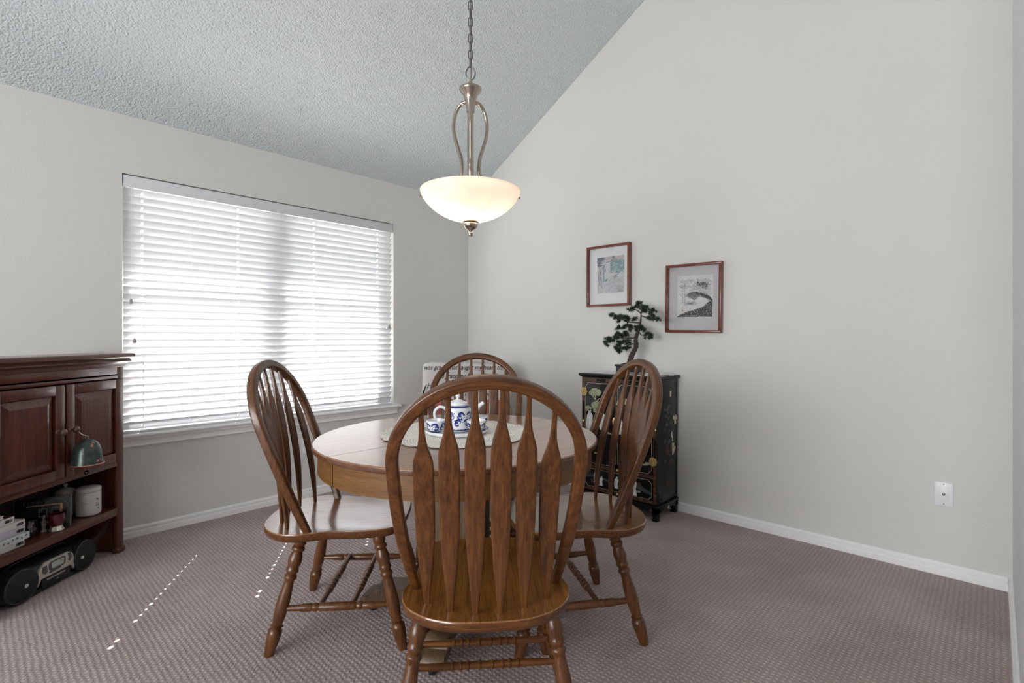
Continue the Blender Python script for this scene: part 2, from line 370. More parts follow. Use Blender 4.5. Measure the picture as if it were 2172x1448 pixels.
def blob(cx, cy, rx, ry, n=14, j=.12, rot=0., rnd=random):
    out = []
    for i in range(n):
        a = 2 * PI * i / n; k = 1 + rnd.uniform(-j, j); x = rx * k * math.cos(a); y = ry * k * math.sin(a)
        out.append((cx + x * math.cos(rot) - y * math.sin(rot), cy + x * math.sin(rot) + y * math.cos(rot)))
    return out
def line_poly(pts, w):
    """ribbon outline of a polyline in 2-D"""
    Lp, Rp = [], []; n = len(pts)
    for i, (x, y) in enumerate(pts):
        a = pts[max(i - 1, 0)]; b = pts[min(i + 1, n - 1)]; dx, dy = b[0] - a[0], b[1] - a[1]; l = math.hypot(dx, dy) or 1.
        ww = w[i] if isinstance(w, (list, tuple)) else w
        Lp.append((x - dy / l * ww / 2, y + dx / l * ww / 2)); Rp.append((x + dy / l * ww / 2, y - dx / l * ww / 2))
    return Lp + Rp[::-1]
def text_mesh(name, body, size, mat, parent, M4, shear=0., depth=.0006, align='LEFT', space=1.):
    cu = bpy.data.curves.new(name + '_curve', 'FONT'); cu.body = body; cu.size = size; cu.shear = shear; cu.extrude = depth; cu.align_x = align; cu.resolution_u = 3; cu.space_character = space
    tmp = bpy.data.objects.new('tmp_text', cu); COL.objects.link(tmp)
    dg = bpy.context.evaluated_depsgraph_get(); dg.update()
    me = bpy.data.meshes.new_from_object(tmp.evaluated_get(dg)); bpy.data.objects.remove(tmp); bpy.data.curves.remove(cu)
    me.name = name; me.transform(M4); me.materials.clear(); me.materials.append(mat)
    o = bpy.data.objects.new(name, me); return link(o, parent)
UPRIGHT = Matrix.Rotation(PI / 2, 4, 'X')     # (x,y) drawing -> (x, 0, z), front looking to -y
def copy_tree(o, parent=None):
    c = o.copy(); link(c)
    if parent is not None: c.parent = parent
    for ch in list(o.children): copy_tree(ch, c)
    return c

# ------------------------------------------------------------------ room shell
CE, SL = 2.459, .590          # ceiling height over the window wall, slope
WY0, WY1, WZ0, WZ1 = -2.680, -.840, .604, 2.122
XR = 3.735                    # face of the short wall at the photo's edge
YB, XE, RX = -6.6, 7.6, 4.4
def ceil_z(x): return CE + SL * x if x <= RX else CE + SL * RX - SL * (x - RX)
bm = B(); box(bm, -.14, XE + .14, YB - .14, .14, -.1, 0); o = struct(mk('floor', bm, M['carpet'], smooth=0))
# window wall with its opening
bm = B()
for y0, y1, z0, z1 in ((YB - .14, WY0, -.05, CE + .08), (WY1, .14, -.05, CE + .08), (WY0, WY1, -.05, WZ0 - .012), (WY0, WY1, WZ1, CE + .08)): box(bm, -.14, 0, y0, y1, z0, z1)
bmesh.ops.remove_doubles(bm, verts=bm.verts, dist=1e-5); struct(mk('wall_left', bm, M['wall'], smooth=0))
def gable(name, y0, y1, mat):
    pts = [(0, -.05), (XE, -.05), (XE, ceil_z(XE) + .05), (RX, ceil_z(RX) + .05), (0, CE + .05)]
    b = B(); prism(b, pts, 0, y1 - y0, Matrix.Translation((0, y1, 0)) @ UPRIGHT); return struct(mk(name, b, mat, smooth=0))
gable('wall_back', 0, .14, M['wall'])
# wall behind the camera, with an added opening for fill light
bm = B(); FX0, FX1, FZ0, FZ1 = 1.4, 4.4, .6, 2.4
pts = [(0, -.05), (XE, -.05), (XE, ceil_z(XE) + .05), (RX, ceil_z(RX) + .05), (0, CE + .05)]
for x0, x1, z0, z1 in ((0, FX0, -.05, 2.45), (FX1, XE, -.05, 2.45), (FX0, FX1, -.05, FZ0), (FX0, FX1, FZ1, 2.6)): box(bm, x0, x1, YB - .14, YB, z0, z1)
prism(bm, [(0, 2.45), (FX0, 2.45), (FX0, 2.6), (FX1, 2.6), (FX1, 2.45), (XE, 2.45), (XE, ceil_z(XE) + .05), (RX, ceil_z(RX) + .05), (0, CE + .05)], 0, .14, Matrix.Translation((0, YB, 0)) @ UPRIGHT)
struct(mk('wall_front', bm, M['wall'], smooth=0))
bm = B(); PY0, PY1, PZ1 = -5.6, -2.6, 2.2
box(bm, XE, XE + .14, YB, 0, -.05, 3.3)
struct(mk('wall_far_side', bm, M['wall'], smooth=0))
bm = B(); prism(bm, [(XR, -.02), (XR + .12, -.02), (XR + .12, ceil_z(XR + .12) + .02), (XR, ceil_z(XR) + .02)], 0, 1.75, UPRIGHT); struct(mk('wall_right', bm, M['wall_pale'], smooth=0))
bm = B()
for (xa, xb) in ((-.14, RX), (RX, XE + .14)):
    za, zb = (CE + SL * xa, ceil_z(RX)) if xa < RX else (ceil_z(RX), ceil_z(xb))
    v = [bm.verts.new(p) for p in ((xa, YB - .14, za), (xb, YB - .14, zb), (xb, .14, zb), (xa, .14, za), (xa, YB - .14, za + .12), (xb, YB - .14, zb + .12), (xb, .14, zb + .12), (xa, .14, za + .12))]
    for f in ((0, 1, 2, 3), (4, 7, 6, 5), (0, 4, 5, 1), (1, 5, 6, 2), (2, 6, 7, 3), (3, 7, 4, 0)): bm.faces.new([v[i] for i in f])
struct(mk('ceiling', bm, M['ceiling'], smooth=0))
# baseboards: stepped profile
def baseboard(name, p, q, nrm):
    p = Vector((*p, 0)); q = Vector((*q, 0)); n = Vector((*nrm, 0))
    sec = [(0, 0), (.015, 0), (.015, .030), (.0135, .0335), (.0055, .0355), (.0055, .0395), (.0105, .0425), (.0105, .053), (.006, .059), (0, .062)]
    b = B(); d = (q - p).normalized(); A = [b.verts.new(p + n * a + Vector((0, 0, z))) for a, z in sec]; C = [b.verts.new(q + n * a + Vector((0, 0, z))) for a, z in sec]
    for i in range(len(sec)): j = (i + 1) % len(sec); b.faces.new((A[i], A[j], C[j], C[i]))
    b.faces.new(A); b.faces.new(C[::-1]); return struct(mk(name, b, M['trim'], smooth=0))
baseboard('baseboard_left', (0, YB), (0, 0), (1, 0)); baseboard('baseboard_back', (.015, 0), (XR - .015, 0), (0, -1)); baseboard('baseboard_right', (XR, 0), (XR, -1.75), (-1, 0))
# window unit
win = thing('window_1', 'vinyl window unit with paired sashes behind the white blind', 'window'); win['kind'] = 'structure'
win.location = (-.10, (WY0 + WY1) / 2, WZ0)
W2, WH = (WY1 - WY0) / 2, WZ1 - WZ0
bm = B()
for y0, y1, z0, z1 in ((-W2, W2, 0, .045), (-W2, W2, WH - .045, WH), (-W2, -W2 + .045, .045, WH - .045), (W2 - .045, W2, .045, WH - .045), (-.045, .045, .045, WH - .045)): box(bm, -.035, .025, y0, y1, z0, z1)
mk('window_frame', bm, M['white_frame'], win, smooth=0)
for s in (-1, 1):
    a, c = (-W2 + .045, -.045) if s < 0 else (.045, W2 - .045)
    bm = B()
    for y0, y1, z0, z1 in ((a, c, .83, .875), (a, a + .03, .045, .83), (c - .03, c, .045, .83), (a, c, .045, .08), (a, a + .025, .875, WH - .045), (c - .025, c, .875, WH - .045)): box(bm, -.02, .012, y0, y1, z0, z1)
    mk('sash', bm, M['white_frame'], win, smooth=0)
    bm = B(); box(bm, -.008, -.004, a, c, .045, WH - .045); mk('glass_pane', bm, M['pane'], win, smooth=0)
# sill (stool and apron)
bm = B(); sy0, sy1 = WY0 - .055, WY1 + .055
sec = [(-.12, WZ0 - .02), (.030, WZ0 - .02), (.036, WZ0 - .015), (.038, WZ0 - .010), (.036, WZ0 - .004), (.030, WZ0), (-.12, WZ0)]
def ext(sec, y0, y1):
    A = [bm.verts.new((x, y0, z)) for x, z in sec]; C = [bm.verts.new((x, y1, z)) for x, z in sec]
    for i in range(len(sec)): j = (i + 1) % len(sec); bm.faces.new((A[i], A[j], C[j], C[i]))
    bm.faces.new(A); bm.faces.new(C[::-1])
ext([(-.12, WZ0 - .012), (0, WZ0 - .012), (0, WZ0), (-.12, WZ0)], WY0, WY1)
ext([(0, WZ0 - .02), (.030, WZ0 - .02), (.036, WZ0 - .015), (.038, WZ0 - .010), (.036, WZ0 - .004), (.030, WZ0), (0, WZ0)], sy0, sy1)
ext([(0, WZ0 - .02), (.024, WZ0 - .02), (.022, WZ0 - .032), (.014, WZ0 - .040), (.011, WZ0 - .046), (.011, WZ0 - .062), (.016, WZ0 - .066), (.016, WZ0 - .071), (.008, WZ0 - .076), (0, WZ0 - .078)], sy0 + .025, sy1 - .025)
struct(mk('trim_1', bm, M['trim'], smooth=30))
# added window behind the viewer, unseen, put in to let in fill light
for nm, a in (('fill_window', 'y'),):
    bm = B()
    if a == 'y':
        for x0, x1, z0, z1 in ((FX0, FX1, FZ0, FZ0 + .05), (FX0, FX1, FZ1 - .05, FZ1), (FX0, FX0 + .05, FZ0, FZ1), (FX1 - .05, FX1, FZ0, FZ1), (2.87, 2.93, FZ0, FZ1)): box(bm, x0, x1, YB - .1, YB - .05, z0, z1)
    else:
        for y0, y1, z0, z1 in ((PY0, PY1, 0, .06), (PY0, PY1, PZ1 - .06, PZ1), (PY0, PY0 + .06, 0, PZ1), (PY1 - .06, PY1, 0, PZ1), (-4.14, -4.06, 0, PZ1)): box(bm, XE + .05, XE + .1, y0, y1, z0, z1)
    struct(mk(nm, bm, M['white_frame'], smooth=0))
# outdoors: patio slab and eave
bm = B(); box(bm, -9, -.16, -12, 8, -.35, -.25); struct(mk('ground', bm, M['concrete'], smooth=0))
bm = B(); box(bm, -.75, -.14, YB, 1.5, 2.36, 2.45); struct(mk('roof_eave', bm, M['soffit'], smooth=0))

# ------------------------------------------------------------------ window blind
bl = thing('window_blind', 'white horizontal slat blind covering the window', 'blind', (-.034, (WY0 + WY1) / 2, WZ1))
hw = W2 + .001
CORDS = [c - bl.location.y for c in (-2.578, -2.326, -2.045, -1.778, -1.517, -1.246, -.975)]
bm = B(); box(bm, .012, .030, -W2 + .004, W2 - .004, -.074, -.006, .003); box(bm, -.03, .012, -W2 + .008, W2 - .008, -.05, -.008); mk('valance', bm, M['valance'], bl)
TH = math.radians(61.); SW = .0508; SP = .0444
def slat_bm(hole=.0055):
    b = B(); n = 6; th = .0026
    edges = [-hw + .008]
    for c in CORDS[::2]: edges += [c - hole, c + hole]
    edges += [hw - .008]
    prof = []
    for i in range(n + 1):
        a = -SW / 2 + SW * i / n; prof.append((a, .0022 * (1 - (2 * a / SW) ** 2)))
    T = Matrix.Rotation(-TH, 4, 'Y')                      # room edge up
    def strip(i0, i1, y0, y1):
        up = [[b.verts.new(T @ Vector((prof[i][0], y, prof[i][1] + th / 2))) for i in range(i0, i1 + 1)] for y in (y0, y1)]
        dn = [[b.verts.new(T @ Vector((prof[i][0], y, prof[i][1] - th / 2))) for i in range(i0, i1 + 1)] for y in (y0, y1)]
        for k in range(i1 - i0):
            b.faces.new((up[0][k], up[0][k + 1], up[1][k + 1], up[1][k])); b.faces.new((dn[0][k], dn[1][k], dn[1][k + 1], dn[0][k + 1]))
        b.faces.new((up[0][0], up[1][0], dn[1][0], dn[0][0])); b.faces.new((up[0][-1], dn[0][-1], dn[1][-1], up[1][-1]))
        b.faces.new(up[0] + dn[0][::-1]); b.faces.new(up[1][::-1] + dn[1])
    for k in range(0, len(edges) - 1):
        if k % 2 == 0: strip(0, n, edges[k], edges[k + 1])
        else: strip(0, 2, edges[k], edges[k + 1]); strip(4, n, edges[k], edges[k + 1])
    bmesh.ops.remove_doubles(b, verts=b.verts, dist=1e-6)
    return b
zt = -.098; NS = 32
s0 = mk('slat', slat_bm(), M['slat'], bl, smooth=50, loc=(0, 0, zt))
rj = random.Random(12); small = mk('slat', slat_bm(.0022), M['slat'], bl, smooth=50, loc=(0, 0, zt - SP * 17))
for i in range(1, NS):
    c = small if i == 17 else (s0 if i < 17 or i == 19 else small).copy()
    if i != 17: link(c)
    c.location = (0, 0, zt - SP * i); c.rotation_euler = (0, rj.uniform(-.035, .035), 0)
zb = zt - SP * NS + .008
bm = B(); box(bm, -.022, .022, -W2 + .008, W2 - .008, zb - .012, zb + .006, .003, M4=None); mk('bottom_rail', bm, M['valance'], bl)
for i, c in enumerate(CORDS):
    bm = B()
    for dx in (.026, -.026): tube(bm, [(dx, c, -.07), (dx * .98, c + .002, -.7), (dx, c, zb)], .0008, 6)
    if i % 2 == 0:
        for k in range(NS): bx = zt - SP * k; tube(bm, [(.026, c, bx + .022), (.029, c + .003, bx + .012), (.027, c + .001, bx)], .0013, 6)
    mk('ladder_cord', bm, M['cord'], bl)
def pull(y, z, tint, n=1):
    b = B()
    tube(b, [(.034, y, -.07), (.035, y, z + .03)], .0009, 6)
    cd = mk('pull_cord', b, M['cord'], bl)
    b = B(); lathe(b, capped([(.003, .03), (.006, .024), (.0095, .012), (.0098, .004), (.007, 0)]), 12, Matrix.Translation((.036, y, z))); mk('tassel', b, tint, cd)
by = bl.location.y
pull(-2.638 - by, 1.365 - WZ1, M['tassel']); pull(-2.622 - by, 1.135 - WZ1, M['tassel'])
pull(-.905 - by, 1.235 - WZ1, M['cord']); pull(-.882 - by, 1.245 - WZ1, M['tassel'])

# ------------------------------------------------------------------ wall plates
t = thing('cable_wall_plate', 'white wall plate with a cable jack low on the bare wall above the baseboard', 'wall plate', (3.493, 0, .4))
bm = B(); box(bm, -.036, .036, -.006, 0, -.058, .058, .003); mk('plate', bm, M['plate'], t)
bm = B(); box(bm, -.017, .017, -.0085, -.005, -.034, .034, .001); mk('insert', bm, M['plate'], t)
bm = B(); lathe(bm, capped([(.0065, 0), (.0065, .004), (.0045, .004), (.0045, .011), (.003, .012)]), 12, Matrix.Translation((0, -.008, 0)) @ Matrix.Rotation(PI / 2, 4, 'X')); mk('jack', bm, M['steel'], t)
for z in (-.049, .049):
    bm = B(); lathe(bm, capped([(.003, 0), (.0025, .0012)]), 10, Matrix.Translation((0, -.006, z)) @ Matrix.Rotation(PI / 2, 4, 'X')); mk('screw', bm, M['steel'], t)
t = thing('blank_wall_plate', 'white wall plate under the window sill, seen between the chair spindles', 'wall plate', (0, -1.59, .374))
bm = B(); box(bm, 0, .006, -.036, .036, -.058, .058, .003); mk('plate', bm, M['plate'], t)
for z in (-.02, .02):
    bm = B(); box(bm, .005, .008, -.016, .016, z - .014, z + .014, .001); mk('receptacle', bm, M['plate'], t)

# ------------------------------------------------------------------ dining chairs
HS, BW, YBk, HW_, ZM, ZT, LA, LB = .440, .2224, -.140, .2683, .838, 1.0748, .3877, -.0125
def hoop_y(z): return YBk - LA * (z - HS) - LB * (z - HS) ** 2
def hoop_curve(inset, n=22):
    out = []
    for i in range(n):
        q = i / n; z = HS - .012 + (ZM - HS + .012) * q; tt = max(0, (z - HS) / (ZM - HS)); out.append((BW + (HW_ - BW) * (1 - (1 - tt) ** 2) - inset, z))
    for i in range(n + 1):
        a = PI / 2 * i / n; out.append(((HW_ - inset) * math.cos(a), ZM + (ZT - inset - ZM) * math.sin(a)))
    return out
def make_chair(label):
    root = thing('dining_chair', label, 'chair', group='oak arrow-back dining chairs around the table')
    # seat
    half = [(0, .212), (.06, .211), (.12, .206), (.165, .194), (.196, .168), (.211, .13), (.217, .085), (.218, .04), (.217, -.005), (.219, -.05), (.227, -.09), (.240, -.13), (.247, -.17), (.244, -.21), (.230, -.25), (.202, -.287), (.162, -.317), (.11, -.338), (.06, -.346), (0, -.348)]
    right = [tuple(p[:2]) for p in smooth_path([(x * .972, y, 0) for x, y in half], 4)]
    out = right + [(-x, y) for x, y in right[-2:0:-1]]
    bm = B(); rings = []; cy = -.07
    for k, (sc, z) in enumerate(((.955, HS - .034), (.985, HS - .028), (.999, HS - .018), (1., HS - .008), (.998, HS - .003), (.990, HS), (.86, HS - .004), (.62, HS - .010), (.34, HS - .012), (.12, HS - .0125))):
        dip = 0.
        rings.append([bm.verts.new((x * sc, cy + (y - cy) * sc, z)) for x, y in out])
    n = len(out)
    for k, (A, C) in enumerate(zip(rings, rings[1:])):
        for i in range(n): bm.faces.new((A[i], A[(i + 1) % n], C[(i + 1) % n], C[i])).material_index = 1 if k < 4 else 0  # rim takes the darker rail oak as painted-in edge shade
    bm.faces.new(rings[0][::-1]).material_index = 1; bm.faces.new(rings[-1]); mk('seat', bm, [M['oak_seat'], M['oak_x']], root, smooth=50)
    # hoop
    R = hoop_curve(.0165); path = [(x, hoop_y(z), z) for x, z in R] + [(-x, hoop_y(z), z) for x, z in R[-2::-1]]
    ln = len(path); sc = []
    for i in range(ln):
        e = min(i, ln - 1 - i) / 9.; k = min(1., .62 + .38 * e); sc.append((k, min(1., .8 + .2 * e)))
    tilt = Vector((0, 1, LA)).normalized(); bm = B()
    sweep(bm, path, rrect(.033, .031, .006, 3), ups=tilt, scales=sc); mk('back_hoop', bm, M['oak_hoop'], root, smooth=45)
    # arrow spindles
    inner = hoop_curve(.030)
    def hoop_top(x):
        best = max((z for xx, z in inner if xx >= abs(x)), default=ZM); return best
    prof = [(0, .0075), (.08, .0118), (.2, .0195), (.34, .0252), (.48, .0274), (.70, .0278), (.745, .0268), (.775, .0230), (.81, .0168), (.845, .0115), (.88, .0086), (.92, .0072), (1, .0066)]
    thk = [(0, .0055), (.2, .0066), (.6, .0068), (.8, .0066), (.9, .0070), (1, .0062)]
    for j in range(6):
        xx = (j - 2.5) / 2.5; xb = .166 * xx; xt = .172 * xx; yb = -.2975 + .070 * xx * xx; ztp = hoop_top(xt) + .004
        pts, scs = [], []
        for i in range(33):
            q = i / 32; z = HS - .006 + (ztp - HS + .006) * q; yy = yb + (hoop_y(ztp) - yb) * q + .026 * math.sin(PI * q) * (1 - .35 * q)
            pts.append((xb + (xt - xb) * q, yy, z)); scs.append((interp(prof, q), interp(thk, q)))
        bm = B(); sweep(bm, pts, rrect(2, 2, .42, 3), ups=Vector((0, 1, .2)), scales=scs); mk('spindle', bm, M['oak_z'], root, smooth=50)
    # legs and stretchers
    LP = [(0, .0185), (.04, .0205), (.07, .0205), (.09, .0172), (.10, .0195), (.115, .0215), (.13, .0195), (.14, .0172), (.16, .0180), (.195, .0215), (.23, .0220), (.265, .0178), (.285, .0190), (.30, .0210), (.315, .0178), (.33, .0172), (.347, .0205), (.362, .0205), (.378, .0172), (.40, .0172), (.5, .0195), (.6, .0212), (.68, .0190), (.745, .0170), (.755, .0205), (.772, .0170), (.79, .0215), (.82, .0225), (.9, .0195), (1, .0150)]
    feet = {}
    for sx in (1, -1):
        for nm, top, ft in (('r', (.183, -.165), (.2473, -.2655)), ('f', (.180, .118), (.2330, .2233))):
            p = (sx * top[0], top[1], HS - .022); q = (sx * ft[0], ft[1], 0.); feet[nm, sx] = (Vector(p), Vector(q))
            bm = B(); turned(bm, p, q, [(t_, r_ * 1.13 if r_ > .0175 else r_ * 1.02) for t_, r_ in LP], 18); mk('leg', bm, M['oak_z'], root, smooth=50)
    def on(nm, sx, h): p, q = feet[nm, sx]; k = (p.z - h) / p.z; return p.lerp(q, k)
    SPf = [(0, .0095), (.16, .0120), (.19, .0145), (.26, .0150), (.275, .0120), (.29, .0155), (.31, .0155), (.33, .0118), (.345, .0150), (.5, .0165), (.655, .0150), (.67, .0118), (.69, .0155), (.71, .0155), (.725, .0120), (.74, .0150), (.81, .0145), (.84, .0120), (1, .0095)]
    side = {}
    for sx in (1, -1):
        a, c = on('r', sx, .160), on('f', sx, .160); side[sx] = (a, c); bm = B(); turned(bm, a, c, SPf, 14); mk('side_stretcher', bm, M['oak_x'], root, smooth=50)
    CP = [(0, .0095), (.22, .0110)]
    for q in (.27, .33, .38, .46, .55, .62, .67, .73): CP += [(q - .012, .0108), (q - .007, .0145), (q + .003, .0145), (q + .008, .0108)]
    CP += [(.78, .0110), (1, .0095)]
    for k in (.34, .63):
        a = side[-1][0].lerp(side[-1][1], k); c = side[1][0].lerp(side[1][1], k); a.z += .006; c.z += .006
        bm = B(); turned(bm, a, c, CP, 14); mk('cross_stretcher', bm, M['oak_x'], root, smooth=50)
    return root
chairs = [('oak hoop-back dining chair turned away from the viewer, its arch crossing the teapot', -.0883, 1.6600, -.0819),
          ('oak hoop-back dining chair between the window blind and the round table', -.645, 2.1448, 1.5127),
          ('oak hoop-back dining chair in front of the black lacquer cabinet', .1945, 2.141, -1.779),
          ('oak hoop-back dining chair across the table, before the throw-covered armchair', -.2219, 2.6731, 3.1815)]
first = None
for lb, la, z, th in chairs:
    c = make_chair(lb) if first is None else copy_tree(first)
    if first is None: first = c
    c['label'] = lb; c.location = lz(la, z); c.rotation_euler = (0, 0, YAW - th)

# ------------------------------------------------------------------ round table
TC = lz(-.225, 2.150)
tb = thing('dining_table', 'round oak pedestal dining table under the lace doily', 'table', TC, math.radians(-1.7))
TR, TT = .575, .763
for s in (0, 1):
    a0 = -PI / 2 + s * PI; bm = B()
    lathe(bm, [(0, TT - .022), (TR - .006, TT - .022), (TR - .001, TT - .018), (TR, TT - .011), (TR - .001, TT - .004), (TR - .006, TT), (0, TT)], 48, None, 0, a0, a0 + PI)
    bmesh.ops.translate(bm, verts=bm.verts, vec=(.0016 * (1 - 2 * s), 0, 0))
    bmesh.ops.holes_fill(bm, edges=[e for e in bm.edges if e.is_boundary]); [setattr(f, 'material_index', 1) for f in bm.faces if f.calc_center_median().z < TT - .003 and f.calc_center_median().xy.length > .45]; mk('tabletop', bm, [M['top_oak'], M['edge_oak_shaded']], tb, smooth=35)
    bm = B(); lathe(bm, [(.553, TT - .022), (.553, .656), (.528, .656), (.528, TT - .022)], 48, None, 0, a0 + .004, a0 + PI - .004); mk('apron', bm, M['apron_oak'], tb, smooth=30)
pr = Matrix.Rotation(math.radians(45 - 8), 4, 'Z')
bm = B(); box(bm, -.10, .10, -.10, .10, .11, TT - .024, .004, M4=pr)
for sx in (-1, 1):
    for sy in (-1, 1): box(bm, sx * .098 - .016, sx * .098 + .016, sy * .098 - .016, sy * .098 + .016, .11, .66, .005, M4=pr)
box(bm, -.17, .17, -.17, .17, .66, TT - .024, .004, M4=pr); mk('pedestal', bm, M['ped_oak'], tb, smooth=30)
for k in range(4):
    R4 = pr @ Matrix.Rotation(PI / 2 * k, 4, 'Z'); bm = B()
    poly = [(.09, .05), (.20, .062), (.26, .070), (.30, .060), (.335, .046), (.395, .045), (.408, .050), (.415, .062), (.408, .076), (.395, .082), (.365, .084), (.358, .100), (.345, .114), (.32, .121), (.24, .124), (.18, .130), (.13, .16), (.105, .21), (.09, .215)]
    prism(bm, poly, -.053, .053, R4 @ Matrix.Rotation(PI / 2, 4, 'X'), bev=.004); ft = mk('foot', bm, M['ped_oak'], tb, smooth=40)
    bm = B(); lathe(bm, capped([(.010, .046), (.010, .036), (.006, .034), (.006, .022)]), 10, R4 @ Matrix.Translation((.375, 0, 0)))
    lathe(bm, capped([(.012, -.010), (.019, -.007), (.019, .007), (.012, .010)]), 16, R4 @ Matrix.Translation((.375, 0, .019)) @ Matrix.Rotation(PI / 2, 4, 'X')); mk('caster', bm, M['caster'], ft, smooth=40)

# ------------------------------------------------------------------ doily, tray, tea set
DC = lz(-.235, 2.185, TT + .0005)
bm = B(); n = 144; rings = []
for k, r in enumerate((0, .05, .1, .15, .2, .25, .285, .30, .312)):
    if r == 0: rings.append([bm.verts.new((0, 0, .0012))]); continue
    rings.append([bm.verts.new(((r + (.008 * abs(math.sin(i / n * 2 * PI * 18)) if k == 8 else 0)) * math.cos(2 * PI * i / n), (r + (.008 * abs(math.sin(i / n * 2 * PI * 18)) if k == 8 else 0)) * math.sin(2 * PI * i / n), .0012 + (.0022 * (1 + math.sin(i * .7) * math.sin(i * .23)) if k >= 6 else 0))) for i in range(n)])
for A, C in zip(rings, rings[1:]):
    for i in range(n):
        j = (i + 1) % n
        bm.faces.new((A[0], C[i], C[j]) if len(A) == 1 else (A[i], C[i], C[j], A[j]))
o = mk('lace_doily', bm, M['doily'], None, smooth=60, loc=DC); tag(o, 'round cream crochet doily with a scalloped edge in the middle of the table', 'doily')
TZ = TT + .0035
tray = thing('tea_tray', 'round white china tray with a blue inner ring under the tea set', 'tray', lz(-.235, 2.175, TZ))
bm = B(); lathe(bm, [(0, 0), (.118, 0), (.128, .003), (.136, .011), (.138, .017), (.135, .018), (.131, .012), (.122, .006), (.112, .0045), (0, .0045)], 56); mk('dish', bm, M['china'], tray, smooth=50)
bm = B(); lathe(bm, [(.100, .0046), (.1215, .0062), (.1215, .0068), (.100, .0052)], 56); mk('glaze_ring', bm, M['cobalt'], tray, smooth=50)
ZB = TZ + .0055
def wrap_marks(parent, rad, polys, mat, name, eps=.0005):
    """thin painted marks following a round body: polys in (angle, z)"""
    b = B()
    for poly in polys:
        vs = []; 
        for a, z in poly:
            r = (rad(z) if callable(rad) else rad) + eps; vs.append(b.verts.new((r * math.cos(a), r * math.sin(a), z)))
        b.faces.new(vs)
    bmesh.ops.triangulate(b, faces=b.faces); return mk(name, b, mat, parent, smooth=60)
CA = -PI / 2 + YAW + .0                         # direction of the viewer in world angle (seen from a thing)
def dragon(a0, z0, s, flip, rnd):
    """curled scroll of blue brush marks"""
    P = []
    pts = [(-.9, .1), (-.55, .55), (-.1, .75), (.35, .6), (.5, .2), (.2, -.05), (.05, .2)]
    pts = [(x * flip * s * 1.0, y * s) for x, y in pts]; sp = [tuple(p[:2]) for p in smooth_path([(x, y, 0) for x, y in pts], 4)]
    w = [s * (.22 + .38 * math.sin(PI * i / len(sp))) for i in range(len(sp))]
    rib = line_poly(sp, w); n = len(sp)
    for i in range(n - 1): P.append([rib[i], rib[i + 1], rib[2 * n - 2 - i], rib[2 * n - 1 - i]])
    pts = [(.5, .2), (.75, -.15), (.7, -.55), (.2, -.8), (-.3, -.65)]
    sp = [tuple(p[:2]) for p in smooth_path([(x * flip * s, y * s, 0) for x, y in pts], 4)]; rib = line_poly(sp, s * .36); n = len(sp)
    for i in range(n - 1): P.append([rib[i], rib[i + 1], rib[2 * n - 2 - i], rib[2 * n - 1 - i]])
    for _ in range(12):
        x, y = rnd.uniform(-.8, .7) * s, rnd.uniform(-.6, .7) * s; P.append(blob(x, y, s * .10, s * .07, 6, .3, rnd.uniform(0, 3), rnd))
    return P
def ring_marks(rad, zc, size, count, rnd, a_off=0., zlow=None):
    out = []
    for k in range(count):
        a0 = a_off + 2 * PI * k / count; r = rad(zc) if callable(rad) else rad
        for poly in dragon(0, 0, size, 1 if k % 2 else -1, rnd): out.append([(a0 + x / r, zc + y) for x, y in poly])
        for q in range(5):
            a = a0 + PI / count + rnd.uniform(-.25, .25); z = zc + rnd.uniform(-.9, .9) * size; out.append([(a + x / r, z + y) for x, y in blob(0, 0, size * .14, size * .11, 6, .3, 0, rnd)])
    if zlow is not None:
        m = count * 9
        for k in range(m):
            a = 2 * PI * k / m; r = rad(zlow) if callable(rad) else rad; w = 2 * PI / m * .55; h = size * rnd.uniform(.35, .6)
            out.append([(a - w, zlow), (a + w, zlow), (a + w * .6, zlow + h * .7), (a, zlow + h), (a - w * .6, zlow + h * .6)])
    return out
rnd = random.Random(3)
tp = thing('teapot', 'white and blue china teapot with a domed lid standing on the tray', 'teapot', lz(-.232, 2.195, ZB))
bm = B(); lathe(bm, [(0, 0), (.050, 0), (.054, .003), (.0555, .012), (.0565, .06), (.0565, .090), (.0545, .096), (.051, .099), (.048, .108), (.043, .1085), (.043, .105), (0, .104)], 40)
mk('body', bm, M['china'], tp, smooth=40)
wrap_marks(tp, .0565, ring_marks(.0565, .068, .0175, 8, rnd, CA + .35) + ring_marks(.0565, .040, .0155, 9, rnd, CA + .1, .006), M['cobalt'], 'glaze_pattern')
bm = B(); lathe(bm, [(.0512, .1000), (.0486, .1078)], 40); mk('glaze_band', bm, M['cobalt'], tp)
bm = B(); lathe(bm, [(0, .1085), (.0405, .1085), (.0425, .110), (.0425, .1185), (.039, .1215), (.026, .127), (.012, .1325), (.006, .134), (.0055, .138), (.0088, .143), (.0095, .149), (.007, .156), (0, .158)], 32); mk('lid', bm, M['china'], tp, smooth=50)
d = RT; bm = B()                                   # spout to the viewer's right, handle opposite
sp = [d * .050 + Vector((0, 0, .025)), d * .066 + Vector((0, 0, .038)), d * .074 + Vector((0, 0, .066)), d * .086 + Vector((0, 0, .098)), d * .110 + Vector((0, 0, .119))]
sp = smooth_path(sp, 6); tube(bm, sp, [.0150 - .0075 * i / (len(sp) - 1) for i in range(len(sp))], 12); mk('spout', bm, M['china'], tp, smooth=60)
bm = B(); hd = smooth_path([d * -.052 + Vector((0, 0, .094)), d * -.078 + Vector((0, 0, .100)), d * -.098 + Vector((0, 0, .082)), d * -.098 + Vector((0, 0, .055)), d * -.085 + Vector((0, 0, .030)), d * -.064 + Vector((0, 0, .018)), d * -.052 + Vector((0, 0, .020))], 6)
tube(bm, hd, .0062, 10); mk('handle', bm, M['china'], tp, smooth=60)
